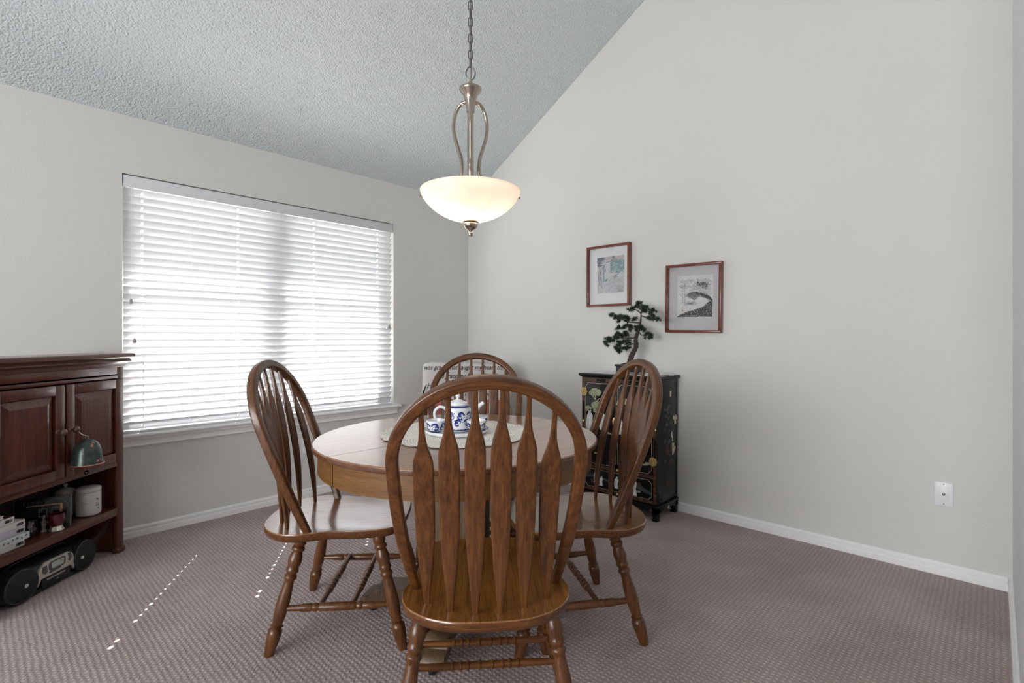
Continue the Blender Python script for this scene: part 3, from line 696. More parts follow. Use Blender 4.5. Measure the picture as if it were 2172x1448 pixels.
CUPP = [(0, .002), (.018, 0), (.020, .003), (.026, .010), (.0345, .026), (.0385, .046), (.0395, .054), (.0380, .055), (.0365, .046), (.032, .026), (.022, .010), (0, .007)]
def cup_r(z):
    if z < .003: return .020
    return interp([(.003, .020), (.010, .026), (.026, .0345), (.046, .0385), (.054, .0395)], z)
def make_cup(label, p, a):
    c = thing('tea_cup', label, 'cup', p, a, 'handleless tea cups around the teapot')
    b = B(); lathe(b, CUPP, 36); mk('bowl', b, M['china'], c, smooth=55)
    wrap_marks(c, cup_r, ring_marks(cup_r, .030, .0165, 6, rnd, 0., .006), M['cobalt'], 'glaze_pattern')
    return c
cup = make_cup('blue patterned tea cup beside the teapot handle', lz(-.317, 2.130, ZB), .3)
for lb, la, z, a in (('blue patterned tea cup in front of the teapot spout', -.149, 2.130, 1.4), ('blue patterned tea cup half hidden behind the teapot spout', -.145, 2.245, 2.3)):
    c = copy_tree(cup); c['label'] = lb; c.location = lz(la, z, ZB); c.rotation_euler = (0, 0, a)

# ------------------------------------------------------------------ pendant lamp
PC = lz(-.170, 2.10)
pl = thing('pendant_lamp', 'brushed nickel pendant lamp with a lit alabaster bowl on a chain', 'lamp', (PC.x, PC.y, 1.765))
def hh(h): return h - 1.765
bm = B(); lathe(bm, [(max(0, p[0]), p[1]) for p in smooth_path([(.0, -.122, 0), (.035, -.120, 0), (.080, -.110, 0), (.122, -.092, 0), (.156, -.069, 0), (.182, -.043, 0), (.198, -.018, 0), (.2045, 0, 0), (.2005, .001, 0), (.193, -.019, 0), (.177, -.042, 0), (.151, -.066, 0), (.118, -.087, 0), (.078, -.104, 0), (.035, -.1135, 0), (0, -.115, 0)], 4)], 96); mk('bowl', bm, M['bowl'], pl, smooth=60)
bm = B(); lathe(bm, capped([(.033, -.116), (.034, -.124), (.028, -.128), (.030, -.134), (.027, -.144), (.019, -.152), (.009, -.157), (.007, -.161), (.0095, -.165), (.0115, -.171), (.0105, -.178), (.005, -.182)]), 24); mk('finial', bm, M['nickel'], pl, smooth=35)
bm = B(); lathe(bm, capped([(.013, -.115), (.013, .335)]), 14, Matrix.Translation((.0, 0, 0))); mk('center_rod', bm, M['nickel'], pl, smooth=35)
bm = B(); lathe(bm, capped([(.016, .325), (.018, .345), (.022, .372), (.031, .398), (.044, .412), (.0465, .418), (.0455, .424), (.036, .430), (.016, .434), (.008, .436), (.008, .452), (.006, .455)]), 32); mk('funnel', bm, M['nickel'], pl, smooth=35)
va = math.atan2(-FW.y, -FW.x) + math.radians(5)
for k in range(3):
    a = va + k * 2 * PI / 3; e = Vector((math.cos(a), math.sin(a), 0))
    pr_ = [(.020, .372), (.045, .368), (.068, .340), (.080, .292), (.076, .240), (.058, .185), (.044, .140), (.041, .095), (.050, .055), (.066, .020), (.075, -.01)]
    bm = B(); tube(bm, smooth_path([e * r + Vector((0, 0, z)) for r, z in pr_], 6), .0078, 10); mk('arm', bm, M['nickel'], pl, smooth=60)
    a2 = va + (math.radians(93), math.radians(-93), PI)[k]; e2 = Vector((math.cos(a2), math.sin(a2), 0)); bm = B()
    lathe(bm, capped([(.003, 0), (.003, .012), (.0045, .012), (.0045, .015)]), 10, Matrix.Translation(e2 * .191 + Vector((0, 0, -.016))) @ e2.to_track_quat('Z', 'Y').to_matrix().to_4x4()); mk('clip', bm, M['nickel'], pl, smooth=35)
bm = B(); e = Vector((math.cos(va), math.sin(va), 0)); lathe(bm, capped([(.007, -.012), (.0085, .0), (.007, .012), (.011, .020), (.0095, .045), (.011, .060)]), 14, Matrix.Translation(e * .066 + Vector((0, 0, .03)))); mk('arm_bracket', bm, M['nickel'], pl, smooth=35)
bm = B(); tube(bm, smooth_path([RT * (.0) + Vector((0, 0, .452)), RT * .0155 + Vector((0, 0, .470)), RT * .019 + Vector((0, 0, .490)), RT * .010 + Vector((0, 0, .508)), RT * 0 + Vector((0, 0, .515)), RT * -.010 + Vector((0, 0, .508)), RT * -.019 + Vector((0, 0, .490)), RT * -.0155 + Vector((0, 0, .470)), RT * 0 + Vector((0, 0, .452))], 5), .0028, 8); mk('loop', bm, M['chain'], pl)
top = ceil_z(PC.x) - 1.765; bm = B(); z = .506; k = 0
while z < top - .03:
    e = RT.copy() if k % 2 else (RT * .35 + FW * .94); e.normalize()
    pts = [e * (.0085 * math.cos(2 * PI * i / 12)) + Vector((0, 0, z + .022 + (.0105 if math.sin(2 * PI * i / 12) >= 0 else -.0105) + .0095 * math.sin(2 * PI * i / 12))) for i in range(12)]
    tube(bm, pts, .0021, 6, closed=True); z += .0335; k += 1
tube(bm, [(.002, .001, .44), (.003, -.002, .9), (-.002, .002, 1.4), (0, 0, top)], .0022, 6)
mk('chain', bm, M['chain'], pl)
bm = B(); lathe(bm, capped([(.06, -.03), (.065, -.012), (.064, .04)]), 28, Matrix.Translation((0, 0, top - .004))); mk('canopy', bm, M['nickel'], pl, smooth=35)
for k, (la, fz) in enumerate(((-.055, -.035), (.06, .0), (.0, .07))):
    p = RT * la + FW * fz; bm = B(); lathe(bm, [(0, -.072), (.014, -.068), (.022, -.052), (.021, -.036), (.013, -.018), (.011, 0), (0, .004)], 16, Matrix.Translation((p.x, p.y, .005))); mk('bulb', bm, M['bulb'], pl, smooth=60)
    li = bpy.data.lights.new('pendant_bulb_glow', 'POINT'); li.energy = (.70, .34, .28)[k]; li.color = (1, .87, .74); li.shadow_soft_size = .025
    lo = bpy.data.objects.new('pendant_bulb_glow', li); COL.objects.link(lo); lo.location = (PC.x + p.x * 1.0, PC.y + p.y * 1.0, 1.765 - .088)

# ------------------------------------------------------------------ lacquer cabinet
CX0, CX1, CYF, CYB = 1.540, 2.126, -.309, -.020
cb = thing('lacquer_cabinet', 'black lacquer cabinet with pearl figures and brass hinges against the wall', 'cabinet', ((CX0 + CX1) / 2, CYF, 0))
cw = (CX1 - CX0) / 2; cd = CYB - CYF
bm = B(); box(bm, -cw + .004, cw - .004, .004, cd, .098, .892, .002); mk('body', bm, M['lacquer'], cb, smooth=30)
bm = B(); prs = [(0, .892), (.004, .897), (.012, .901), (.013, .906), (.013, .914), (.011, .918)]
for (o0, z0), (o1, z1) in zip(prs, prs[1:]):
    a = [(-cw - o0, -o0, z0), (cw + o0, -o0, z0), (cw + o0, cd, z0), (-cw - o0, cd, z0)]; c = [(-cw - o1, -o1, z1), (cw + o1, -o1, z1), (cw + o1, cd, z1), (-cw - o1, cd, z1)]
    va_, vc = [bm.verts.new(p) for p in a], [bm.verts.new(p) for p in c]
    for i in range(4): bm.faces.new((va_[i], va_[(i + 1) % 4], vc[(i + 1) % 4], vc[i]))
    if z0 == .892: bm.faces.new(va_[::-1])
    if z1 == .918: bm.faces.new(vc)
bmesh.ops.remove_doubles(bm, verts=bm.verts, dist=1e-6); mk('top', bm, M['lacquer'], cb, smooth=30)
# base: moulding, aprons, four bracket feet
bm = B(); box(bm, -cw - .006, cw + .006, -.006, cd, .082, .100, .004); mk('base_moulding', bm, M['lacquer'], cb, smooth=30)
bm = B(); ap = [(-cw, .082), (-cw, .050), (-cw + .06, .052), (-cw + .12, .066), (-.10, .062), (-.06, .070), (.06, .070), (.10, .062), (cw - .12, .066), (cw - .06, .052), (cw, .050), (cw, .082)]
prism(bm, ap, -.012, 0, UPRIGHT); mk('apron', bm, M['lacquer'], cb, smooth=0)
for sx in (-1, 1):
    bm = B(); ap = [(.0, .082), (0, .05), (.05, .052), (.10, .064), (cd - .10, .064), (cd - .05, .052), (cd, .05), (cd, .082)]
    prism(bm, ap, sx * cw - (.012 if sx > 0 else 0), sx * cw + (0 if sx > 0 else .012), Matrix(((0, 0, 1, 0), (1, 0, 0, 0), (0, 1, 0, 0), (0, 0, 0, 1)))); mk('apron', bm, M['lacquer'], cb, smooth=0)
    for y in (0, cd):
        bm = B(); s2 = 1 if y == 0 else -1
        for w, z0, z1 in ((.040, .028, .083), (.034, .012, .030), (.040, 0, .014)):
            box(bm, *(sorted((sx * cw, sx * (cw - w)))), *(sorted((y, y + s2 * w))), z0, z1, .003)
        mk('foot', bm, M['lacquer'], cb, smooth=30)
def flat(name, polys, mat, yoff, depth=.0016, parent=None, M4=None):
    b = B()
    for k, p in enumerate(polys): prism(b, p, -depth / 2, depth / 2 + .00009 * (k % 9), (M4 if M4 is not None else Matrix.Translation((0, yoff, 0)) @ UPRIGHT))
    return mk(name, b, mat, parent or cb, smooth=0)
def rect(x0, x1, z0, z1): return [(x0, z0), (x1, z0), (x1, z1), (x0, z1)]
def frame_polys(x0, x1, z0, z1, w): return [rect(x0, x1, z0, z0 + w), rect(x0, x1, z1 - w, z1), rect(x0, x0 + w, z0 + w, z1 - w), rect(x1 - w, x1, z0 + w, z1 - w)]
def notched(x0, x1, z0, z1, c, w):
    pts = [(x0, z0 + c), (x0 + c * .55, z0 + c), (x0 + c * .55, z0 + c * .45), (x0 + c, z0 + c * .45), (x0 + c, z0), (x1 - c, z0), (x1 - c, z0 + c * .45), (x1 - c * .55, z0 + c * .45), (x1 - c * .55, z0 + c), (x1, z0 + c), (x1, z1 - c), (x1 - c * .55, z1 - c), (x1 - c * .55, z1 - c * .45), (x1 - c, z1 - c * .45), (x1 - c, z1), (x0 + c, z1), (x0 + c, z1 - c * .45), (x0 + c * .55, z1 - c * .45), (x0 + c * .55, z1 - c), (x0, z1 - c)]
    n = len(pts); return [line_poly([pts[i], pts[(i + 1) % n]], w) for i in range(n)]
# lattice bands
F0, F1 = -cw + .004, cw - .004
flat('gilt_border', [rect(F0 + .004, F0 + .026, .108, .886), rect(F1 - .026, F1 - .004, .108, .886), rect(F0 + .026, F1 - .026, .862, .886), rect(F0 + .026, F1 - .026, .266, .288), rect(F0 + .026, F1 - .026, .108, .126)], M['band'], .0036)
# black cartouches along the borders
for q_ in [rect(-.165, -.09, .866, .882), rect(.09, .165, .866, .882), rect(-.05, .05, .270, .284), rect(-.05, .05, .111, .123), rect(F0 + .008, F0 + .022, .60, .72), rect(F1 - .022, F1 - .008, .40, .52), rect(F0 + .008, F0 + .022, .36, .44), rect(F1 - .022, F1 - .008, .60, .72)]: flat('border_cartouche', [q_], M['lacquer'], .0028)
for sx in (-1, 1):                                   # doors
    x0, x1 = (F0 + .028, -.001) if sx < 0 else (.001, F1 - .028)
    bm = B(); box(bm, x0, x1, -.002, .006, .290, .860, .002); dr = mk('door', bm, M['lacquer'], cb, smooth=30)
    flat('gilt_line', notched(x0 + .006, x1 - .006, .298, .852, .022, .0026), M['gold_line'], -.0026, parent=dr)
    for hz in (.79, .38):
        hx = x0 - .004 if sx < 0 else x1 + .004; bm = B()
        ring = [(hx + .0265 * (1 + .07 * math.cos(8 * a)) * math.cos(a), hz + .030 * (1 + .07 * math.cos(8 * a)) * math.sin(a)) for a in [2 * PI * i / 48 for i in range(48)]]
        prism(bm, ring, .0, .0035, Matrix.Translation((0, -.0025, 0)) @ UPRIGHT)
        for i in range(8):
            a = 2 * PI * (i + .5) / 8; lathe(bm, capped([(.0045, 0), (.003, .002)]), 8, Matrix.Translation((hx + .016 * math.cos(a), -.006, hz + .018 * math.sin(a))) @ Matrix.Rotation(PI / 2, 4, 'X'))
        lathe(bm, capped([(.0035, -.03), (.0035, .03)]), 10, Matrix.Translation((hx, -.0065, hz))); mk('hinge', bm, M['brass'], dr, smooth=30)
bm = B()
lathe(bm, capped([(.036, 0), (.036, .003), (.030, .005)]), 32, Matrix.Translation((0, -.002, .60)) @ Matrix.Rotation(PI / 2, 4, 'X')); lathe(bm, capped([(.005, 0), (.005, .012), (.008, .016), (.004, .02)]), 12, Matrix.Translation((.012, -.006, .60)) @ Matrix.Rotation(PI / 2, 4, 'X')); mk('lock_plate', bm, M['brass'], cb, smooth=30)
bm = B(); box(bm, F0 + .028, F1 - .028, -.002, .006, .128, .264, .002); dw = mk('drawer', bm, M['lacquer'], cb, smooth=30)
flat('gilt_line', notched(F0 + .034, F1 - .034, .134, .258, .018, .0026), M['gold_line'], -.0026, parent=dw)
for x, z in ((F0 + .015, .579), (F1 - .015, .579), (0, .277), (0, .117)):
    bm = B(); lathe(bm, capped([(.011, 0), (.009, .003), (.004, .005)]), 12, Matrix.Translation((x, .003, z)) @ Matrix.Rotation(PI / 2, 4, 'X')); mk('gilt_rosette', bm, M['brass'], cb, smooth=30)
r2 = random.Random(11); QX = -cb.location.x           # helper: world x -> local
def person_polys(x, z, s, lean=0.):
    return [[(x - .020 * s, z - .062 * s), (x - .026 * s, z - .03 * s), (x - .021 * s, z + .03 * s), (x - .010 * s, z + .048 * s), (x + .008 * s + lean, z + .048 * s), (x + .020 * s + lean, z + .030 * s), (x + .017 * s, z - .01 * s), (x + .026 * s, z - .062 * s)], blob(x - .002 * s + lean, z + .060 * s, .010 * s, .012 * s, 10, .05, 0, r2)]
PE = .002 - .0062
pp = []
for x, z, s in ((1.618, .590, 1.15), (1.722, .600, 1.05), (1.965, .60, 1.1), (2.03, .58, .95), (1.86, .58, .9)): pp += person_polys(x + QX, z, s)
flat('pearl_figure', pp[:4], M['pearl'], -.0045, .003); flat('pearl_figure', pp[4:], M['pearl'], -.0045, .003)
flat('pearl_figure', [q for x, z, s in ((1.665, .205, .62), (1.71, .185, .5), (1.962, .192, .85), (1.83, .195, .6)) for q in person_polys(x + QX, z, s, .006)], M['pearl'], -.0045, .003)
flat('figure_hair', [blob(x + QX - .003, z, .0105, .008, 9, .1, 0, r2) for x, z in ((1.618, .664), (1.722, .669), (1.965, .672), (2.03, .642))], M['umber'], -.006, .002)
tr_ = []
for x, z, rx, rz_ in ((1.660, .800, .032, .020), (1.636, .780, .026, .018), (1.684, .790, .026, .022), (1.655, .700, .028, .022), (1.684, .712, .022, .016), (1.606, .676, .026, .016), (1.66, .665, .016, .018), (1.86, .725, .03, .02), (1.90, .745, .03, .02), (2.00, .735, .026, .018), (2.04, .48, .02, .010), (2.06, .362, .022, .008)):
    tr_.append(blob(x + QX, z, rx, rz_, 16, .14, 0, r2))
flat('tree_crown', tr_, M['jade'], -.004, .002)
flat('tree_branch', [line_poly([(x + QX, z) for x, z in pts], .004) for pts in (((1.585, .655), (1.62, .670), (1.655, .69), (1.668, .72), (1.66, .77)), ((1.668, .72), (1.69, .745), (1.715, .752)), ((1.66, .74), (1.638, .765)))], M['bone'], -.0037, .002)
mt_ = [line_poly([(x + QX, z) for x, z in pts], .0028) for pts in (((1.76, .73), (1.79, .775), (1.81, .74), (1.835, .785), (1.865, .73)), ((1.86, .74), (1.885, .77), (1.91, .735)), ((1.93, .74), (1.955, .79), (1.985, .745), (2.0, .72)), ((2.0, .79), (2.02, .80)), ((1.56, .556), (1.6, .560), (1.64, .558)))]
flat('mountain_line', mt_, M['smoke'], -.0036, .0018)
flat('grass_tuft', [blob(x + QX, z, rx, .006, 10, .4, 0, r2) for x, z, rx in ((1.77, .52, .018), (1.80, .515, .014), (1.585, .398, .02), (1.67, .37, .02), (2.03, .352, .03), (1.99, .17, .03), (1.68, .155, .03), (2.05, .472, .018), (1.60, .31, .016))], M['jade'], -.0037, .002)
flat('stream', [[(x + QX, z) for x, z in ((1.58, .21), (1.65, .222), (1.75, .205), (1.85, .185), (1.85, .175), (1.75, .19), (1.65, .205), (1.58, .19))], [(x + QX, z) for x, z in ((1.98, .215), (2.04, .200), (2.085, .180), (2.085, .165), (2.04, .172), (1.98, .19))]], M['slateblue'], -.0035, .0016)
flat('blossom', [blob(x + QX, z, .012, .010, 9, .25, 0, r2) for x, z in ((2.0, .222), (2.01, .21), (1.635, .172), (1.64, .165))], M['umber'], -.0038, .002)
# side panel decoration (drawn on the plane facing +x)
SIDE = Matrix.Translation((cw - .0038, 0, 0)) @ Matrix(((0, 0, 1, 0), (1, 0, 0, 0), (0, 1, 0, 0), (0, 0, 0, 1)))
flat('side_gilt_line', frame_polys(.035, cd - .012, .120, .872, .0022), M['smoke'], 0, .0014, M4=SIDE)
def sy(y): return y - CYF
fl = []
for y, z, s in ((-.122, .801, .7), (-.060, .629, 1.), (-.052, .618, .7), (-.105, .528, .7), (-.095, .500, .6), (-.086, .448, .8), (-.076, .430, .8), (-.090, .415, .7)):
    for k in range(3): a = 2.1 * k + r2.random(); fl.append(blob(sy(y) + .016 * s * math.cos(a) * (s > .75), z + .018 * s * math.sin(a), .0115 * s, .0165 * s, 9, .2, r2.uniform(-.5, .5), r2))
flat('ivory_blossom', fl, M['bone'], 0, .004, M4=SIDE)
fl = []
for _ in range(34):
    z = r2.uniform(.33, .74); y = -.155 + r2.uniform(-.05, .06); fl.append(blob(sy(y), z, .013, .015, 8, .25, r2.uniform(0, 3), r2))
flat('faded_leaf', fl, M['smoke'], 0, .002, M4=SIDE)
flat('faded_flower', [blob(sy(y), z, .03, .022, 10, .25, 0, r2) for y, z in ((-.165, .43), (-.135, .41), (-.12, .35), (-.16, .215))], M['umber'], 0, .0024, M4=SIDE)
flat('side_rosette', [blob(sy(-.16), .066, .012, .011, 12, .05, 0, r2)], M['brass'], 0, .004, M4=Matrix.Translation((.005, 0, 0)) @ SIDE)
flat('front_rosette', [blob(cw - .045, .067, .011, .010, 12, .05, 0, r2)], M['umber'], -.0005, .003)

# runner on the cabinet, bonsai
bm = B(); n = 120; vs = []
def runner_pt(i):
    q = i / n * 4; s = int(q); f = q - s; hx, hy = .262, .125; c = [(-hx, -hy), (hx, -hy), (hx, hy), (-hx, hy)]
    a, b_ = c[s % 4], c[(s + 1) % 4]; x = a[0] + (b_[0] - a[0]) * f; y = a[1] + (b_[1] - a[1]) * f; k = 1 + .035 * abs(math.sin(f * PI * 7)); return x * k, y * k
lo = [bm.verts.new((*runner_pt(i), .0012)) for i in range(n)]; mid = [bm.verts.new((runner_pt(i)[0] * .9, runner_pt(i)[1] * .9, .002)) for i in range(n)]; ce = bm.verts.new((0, 0, .002))
for i in range(n): j = (i + 1) % n; bm.faces.new((lo[i], lo[j], mid[j], mid[i])); bm.faces.new((mid[i], mid[j], ce))
o = mk('lace_runner', bm, M['runner'], None, smooth=50, loc=((CX0 + CX1) / 2 - .01, CYF + .148, .9185)); tag(o, 'white lace cloth with scalloped edges lying on top of the black cabinet', 'doily')
BZ = .9222
bs = thing('bonsai_tree', 'small dark pine bonsai in a black pot on the lacquer cabinet', 'bonsai', (1.858, -.175, BZ))
bm = B(); box(bm, -.085, .085, -.055, .055, .012, .055, .006); box(bm, -.092, .092, -.062, .062, .048, .062, .004)
for sx in (-1, 1):
    for s2 in (-1, 1): box(bm, sx * .07 - .012, sx * .07 + .012, s2 * .045 - .01, s2 * .045 + .01, 0, .014, .002)
mk('pot', bm, M['pot'], bs, smooth=30)
bm = B(); lathe(bm, [(0, .075), (.03, .072), (.05, .064), (.052, .058)], 20, Matrix.Diagonal((1.45, .95, 1, 1))); mk('soil', bm, M['bark'], bs)
KX = .000378                                       # metres per detail-crop pixel at the cabinet
def bp_(px, py, dy=0.): return Vector(((px - 560) * KX * 1.30 , dy, .075 + (1180 - py) * KX))
tr = [(545, 1195, 56), (555, 1140, 52), (575, 1060, 47), (605, 990, 42), (640, 915, 40), (645, 850, 44), (640, 780, 36), (645, 720, 36), (668, 650, 30), (690, 580, 22), (706, 500, 17), (716, 410, 15), (722, 330, 12), (726, 250, 9)]
pts = smooth_path([bp_(x, y) for x, y, r in tr], 4); rr = [interp([(i, r[2]) for i, r in enumerate(tr)], k / 4) * KX * (1 + .12 * math.sin(k * 1.9)) for k in range(len(pts))]
bm = B(); tube(bm, pts, rr, 12); mk('trunk', bm, M['bark'], bs, smooth=60)
br = [[(700, 465, 0), (600, 455, .01), (480, 440, .02), (400, 400, .03), (330, 360, .03), (220, 300, .02)], [(620, 740, 0), (480, 735, -.01), (360, 745, -.02), (260, 800, -.02), (140, 850, -.01)], [(610, 840, 0), (500, 870, .02), (400, 925, .03), (340, 960, .03)], [(700, 650, 0), (760, 690, -.02), (830, 705, -.03)], [(722, 340, 0), (790, 370, .01), (880, 400, .02), (980, 420, .02)], [(724, 300, 0), (650, 230, -.01), (560, 240, -.02)], [(480, 450, .02), (495, 520, .02), (430, 570, .02)], [(726, 270, 0), (800, 230, .02), (900, 260, .02)], [(690, 580, 0), (610, 570, -.03), (560, 560, -.03)]]
bm = B()
for b_ in br:
    p_ = smooth_path([bp_(x, y, d_) for x, y, d_ in b_], 3); tube(bm, p_, [(.0045 - .003 * i / len(p_)) for i in range(len(p_))], 7)
mk('branches', bm, M['bark'], bs, smooth=60)
pads = [[(650, 130), (640, 180), (700, 210), (760, 240), (720, 170), (690, 110)], [(545, 235), (585, 215), (610, 190)], [(800, 180), (840, 220), (820, 270), (780, 250)], [(900, 250), (930, 290), (890, 340), (860, 300), (930, 350)], [(900, 410), (960, 420), (1000, 410), (850, 390)], [(205, 300), (240, 310), (265, 330)], [(325, 430), (320, 390), (300, 370)], [(360, 345), (400, 365), (420, 340)], [(470, 380), (500, 420), (490, 370), (520, 390)], [(575, 400), (590, 385)], [(410, 565), (425, 540), (480, 560), (500, 520)], [(540, 560), (560, 600), (580, 540), (540, 520)], [(630, 550), (650, 600), (680, 530), (690, 590)], [(750, 570), (770, 600), (740, 540)], [(790, 690), (840, 700), (820, 740), (860, 720), (820, 670)], [(280, 680), (320, 690), (290, 740), (250, 710)], [(370, 650), (400, 700), (430, 680), (380, 730)], [(470, 670), (510, 680), (500, 640), (460, 720)], [(170, 755), (210, 780), (200, 740)], [(125, 840), (145, 870), (140, 820)], [(270, 800), (300, 790), (250, 810)], [(360, 830), (400, 850), (420, 810), (370, 880)], [(480, 800), (520, 820), (560, 800), (540, 840)], [(320, 920), (360, 950), (380, 930), (370, 990), (330, 970)], [(480, 920), (520, 930), (560, 920)]]
r3 = random.Random(5)
for pad in pads:
    bm = B(); dy0 = r3.uniform(-.03, .04)
    for (x, y) in pad:
        for q in range(4):
            c = bp_(x, y, dy0 + r3.uniform(-.02, .02)) + Vector((r3.uniform(-.008, .008), 0, r3.uniform(-.006, .006))); ax = Vector((r3.uniform(-1, 1), r3.uniform(-1, 1), r3.uniform(-.2, 1.3))).normalized()
            for k in range(44):
                v = (ax * .75 + Vector((r3.gauss(0, 1), r3.gauss(0, 1), r3.gauss(0, 1))) * .55).normalized(); l = r3.uniform(.016, .028); s = v.orthogonal().normalized() * .0012; u = v.cross(s)
                a = [bm.verts.new(c + s), bm.verts.new(c - s * .5 + u * .87), bm.verts.new(c - s * .5 - u * .87)]; tip = bm.verts.new(c + v * l)
                for i in range(3): bm.faces.new((a[i], a[(i + 1) % 3], tip))
    mk('needle_pad', bm, M['needle'], bs, smooth=0)

# ------------------------------------------------------------------ pictures
def picture(name, label, x0, x1, z0, z1, tilt, mat_m, px0, px1, pz0, pz1, painter):
    cx_, cz = (x0 + x1) / 2, (z0 + z1) / 2
    t = thing(name, label, 'picture', (cx_, -.002, cz), 0., 'shadow-box pictures above the cabinet'); t.rotation_euler = (0, tilt, 0)
    w, h = (x1 - x0) / 2, (z1 - z0) / 2; fw, d = .017, .036
    bm = B()
    for a, b_, c, e in ((-w, w, h - fw, h), (-w, w, -h, -h + fw), (-w, -w + fw, -h + fw, h - fw), (w - fw, w, -h + fw, h - fw)): box(bm, a, b_, -d, 0, c, e, .002)
    mk('frame', bm, M['frame_red'], t, smooth=30)
    bm = B(); box(bm, -w + fw - .002, w - fw + .002, -.010, -.004, -h + fw - .002, h - fw + .002); mk('mat_board', bm, mat_m, t, smooth=0)
    bm = B(); box(bm, -w + fw - .001, w - fw + .001, -.031, -.029, -h + fw - .001, h - fw + .001); mk('glazing', bm, M['glaze'], t, smooth=0)
    pr = thing_part = bpy.data.objects.new('print', None)
    bm = B(); mats = painter(bm, px0 - cx_, px1 - cx_, pz0 - cz, pz1 - cz); bpy.data.objects.remove(pr)
    mk('print', bm, mats, t, smooth=0); return t
M['glaze'] = glass_thin('picture_glazing', (.97, .97, .97), .012)
def paint_layer(bm, polys, y, mi):
    for k, p in enumerate(polys):
        yy = y - .000012 * (k % 17); f = bm.faces.new([bm.verts.new((x, yy, z)) for x, z in p]); f.material_index = mi
def P(name, c, var=.05, scale=60.): return plain(name, c, .9, var=var, scale=scale, spec=.1)
def dabs(inside, n, box_, size, r, flat_=.6):
    out = []; x0, x1, z0, z1 = box_; tries = 0
    while len(out) < n and tries < n * 60:
        x, z = r.uniform(x0, x1), r.uniform(z0, z1); tries += 1
        if r.random() < inside(x, z): out.append((x, z, size * r.uniform(.5, 1.25)))
    return [blob(x, z, s, s * flat_, 6, .35, r.uniform(-.6, .6), r) for x, z, s in out]
def soft(v, edge): return max(0., min(1., v / edge))
def woods_print(bm, x0, x1, z0, z1):
    w, h = x1 - x0, z1 - z0; r = random.Random(21); q = lambda a, b_: (x0 + a * w, z0 + b_ * h)
    mats = [P('print_snow', (.63, .64, .66), .10, 70.), P('print_teal', (.26, .40, .40), .3, 120.), P('print_ink_grey', (.19, .20, .22), .3, 160.), P('print_line_grey', (.42, .42, .44), .2, 160.), P('print_blush', (.60, .53, .54), .12, 120.), P('print_haze', (.55, .56, .60), .1, 90.)]
    box(bm, x0, x1, -.0112, -.010, z0, z1); y = -.0114
    full = (x0 + .01 * w, x1 - .01 * w, z0 + .01 * h, z1 - .01 * h); nrm = lambda fn: (lambda x, z: fn((x - x0) / w, (z - z0) / h))
    paint_layer(bm, dabs(nrm(lambda a, b_: soft(b_ - .84, .1) * soft(a - .2, .2)), 260, full, w * .03, r), y, 4)
    paint_layer(bm, dabs(nrm(lambda a, b_: soft(.46 - b_ - .1 * abs(a - .6), .3) * .6), 260, full, w * .028, r, .3), y - .0001, 5)
    teal = []
    for k in range(13): a = .50 + .04 * k; b_ = r.uniform(.50, .66); teal.append([q(a, b_), q(a + r.uniform(.015, .04), b_), q(a + .035, r.uniform(.84, .93)), q(a, r.uniform(.84, .93))])
    teal += [[q(.18, .70), q(.30, .82), q(.27, .66), q(.27, .32), q(.22, .30), q(.23, .62)], [q(.28, .36), q(.40, .40), q(.38, .34), q(.28, .31)]]
    paint_layer(bm, teal, y - .0002, 1)
    paint_layer(bm, dabs(nrm(lambda a, b_: soft(a - .45, .1) * soft(b_ - .52, .1) * soft(.93 - b_, .1) * .8), 170, full, w * .018, r, 1.6), y - .0003, 1)
    paint_layer(bm, dabs(nrm(lambda a, b_: soft(a - .45, .1) * soft(b_ - .45, .1) * soft(.95 - b_, .1) * .5), 90, full, w * .014, r, 1.2), y - .00035, 0)
    paint_layer(bm, dabs(nrm(lambda a, b_: soft(.35 - a, .2) * soft(b_ - .12, .2) * .7), 150, full, w * .014, r, 1.), y - .0003, 3)
    paint_layer(bm, dabs(nrm(lambda a, b_: soft(a - .68, .1) * soft(.2 - b_, .1)), 60, full, w * .02, r), y - .0003, 3)
    paint_layer(bm, dabs(nrm(lambda a, b_: soft(.3 - a, .2) * soft(b_ - .74, .06)), 70, full, w * .028, r, .35), y - .0003, 2)
    ink = [[q(0, .98), q(.2, .985), q(.32, .93), q(.12, .90), q(0, .93)], [q(0, .90), q(.12, .88), q(.22, .84), q(.08, .80), q(0, .84)], [q(.0, .80), q(.14, .80), q(.22, .76), q(.05, .74), q(0, .76)], [q(.28, .60), q(.32, .66), q(.33, .63), q(.30, .57)]]
    for a, b_, c, e in ((.08, .72, .16, .30), (.14, .66, .18, .14), (.05, .50, .13, .2), (.58, .43, .86, .57), (.62, .40, .72, .47), (.84, .57, .99, .68), (.70, .48, .76, .42), (.50, .60, .52, .88), (.33, .84, .66, .92), (.68, .78, .9, .88)): ink.append(line_poly([q(a, b_), q((a + c) / 2 + r.uniform(-.03, .03), (b_ + e) / 2 + r.uniform(-.03, .03)), q(c, e)], w * .016))
    paint_layer(bm, ink, y - .0004, 2)
    ln = []
    for k in range(22): a = r.uniform(.1, .95); b_ = r.uniform(.04, .40); ln.append(line_poly([q(a, b_), q(min(1, a + r.uniform(.1, .3)), b_ + r.uniform(.05, .17))], w * .010))
    for k in range(14): a = r.uniform(.7, .97); b_ = r.uniform(.03, .18); ln.append(line_poly([q(a, b_), q(min(.99, a + .05), b_ + r.uniform(-.04, .05))], w * .018))
    for k in range(18): a = r.uniform(.02, .28); b_ = r.uniform(.12, .66); ln.append(line_poly([q(a, b_), q(a + r.uniform(-.015, .06), b_ + r.uniform(.05, .12))], w * .012))
    paint_layer(bm, ln, y - .0003, 3); return mats
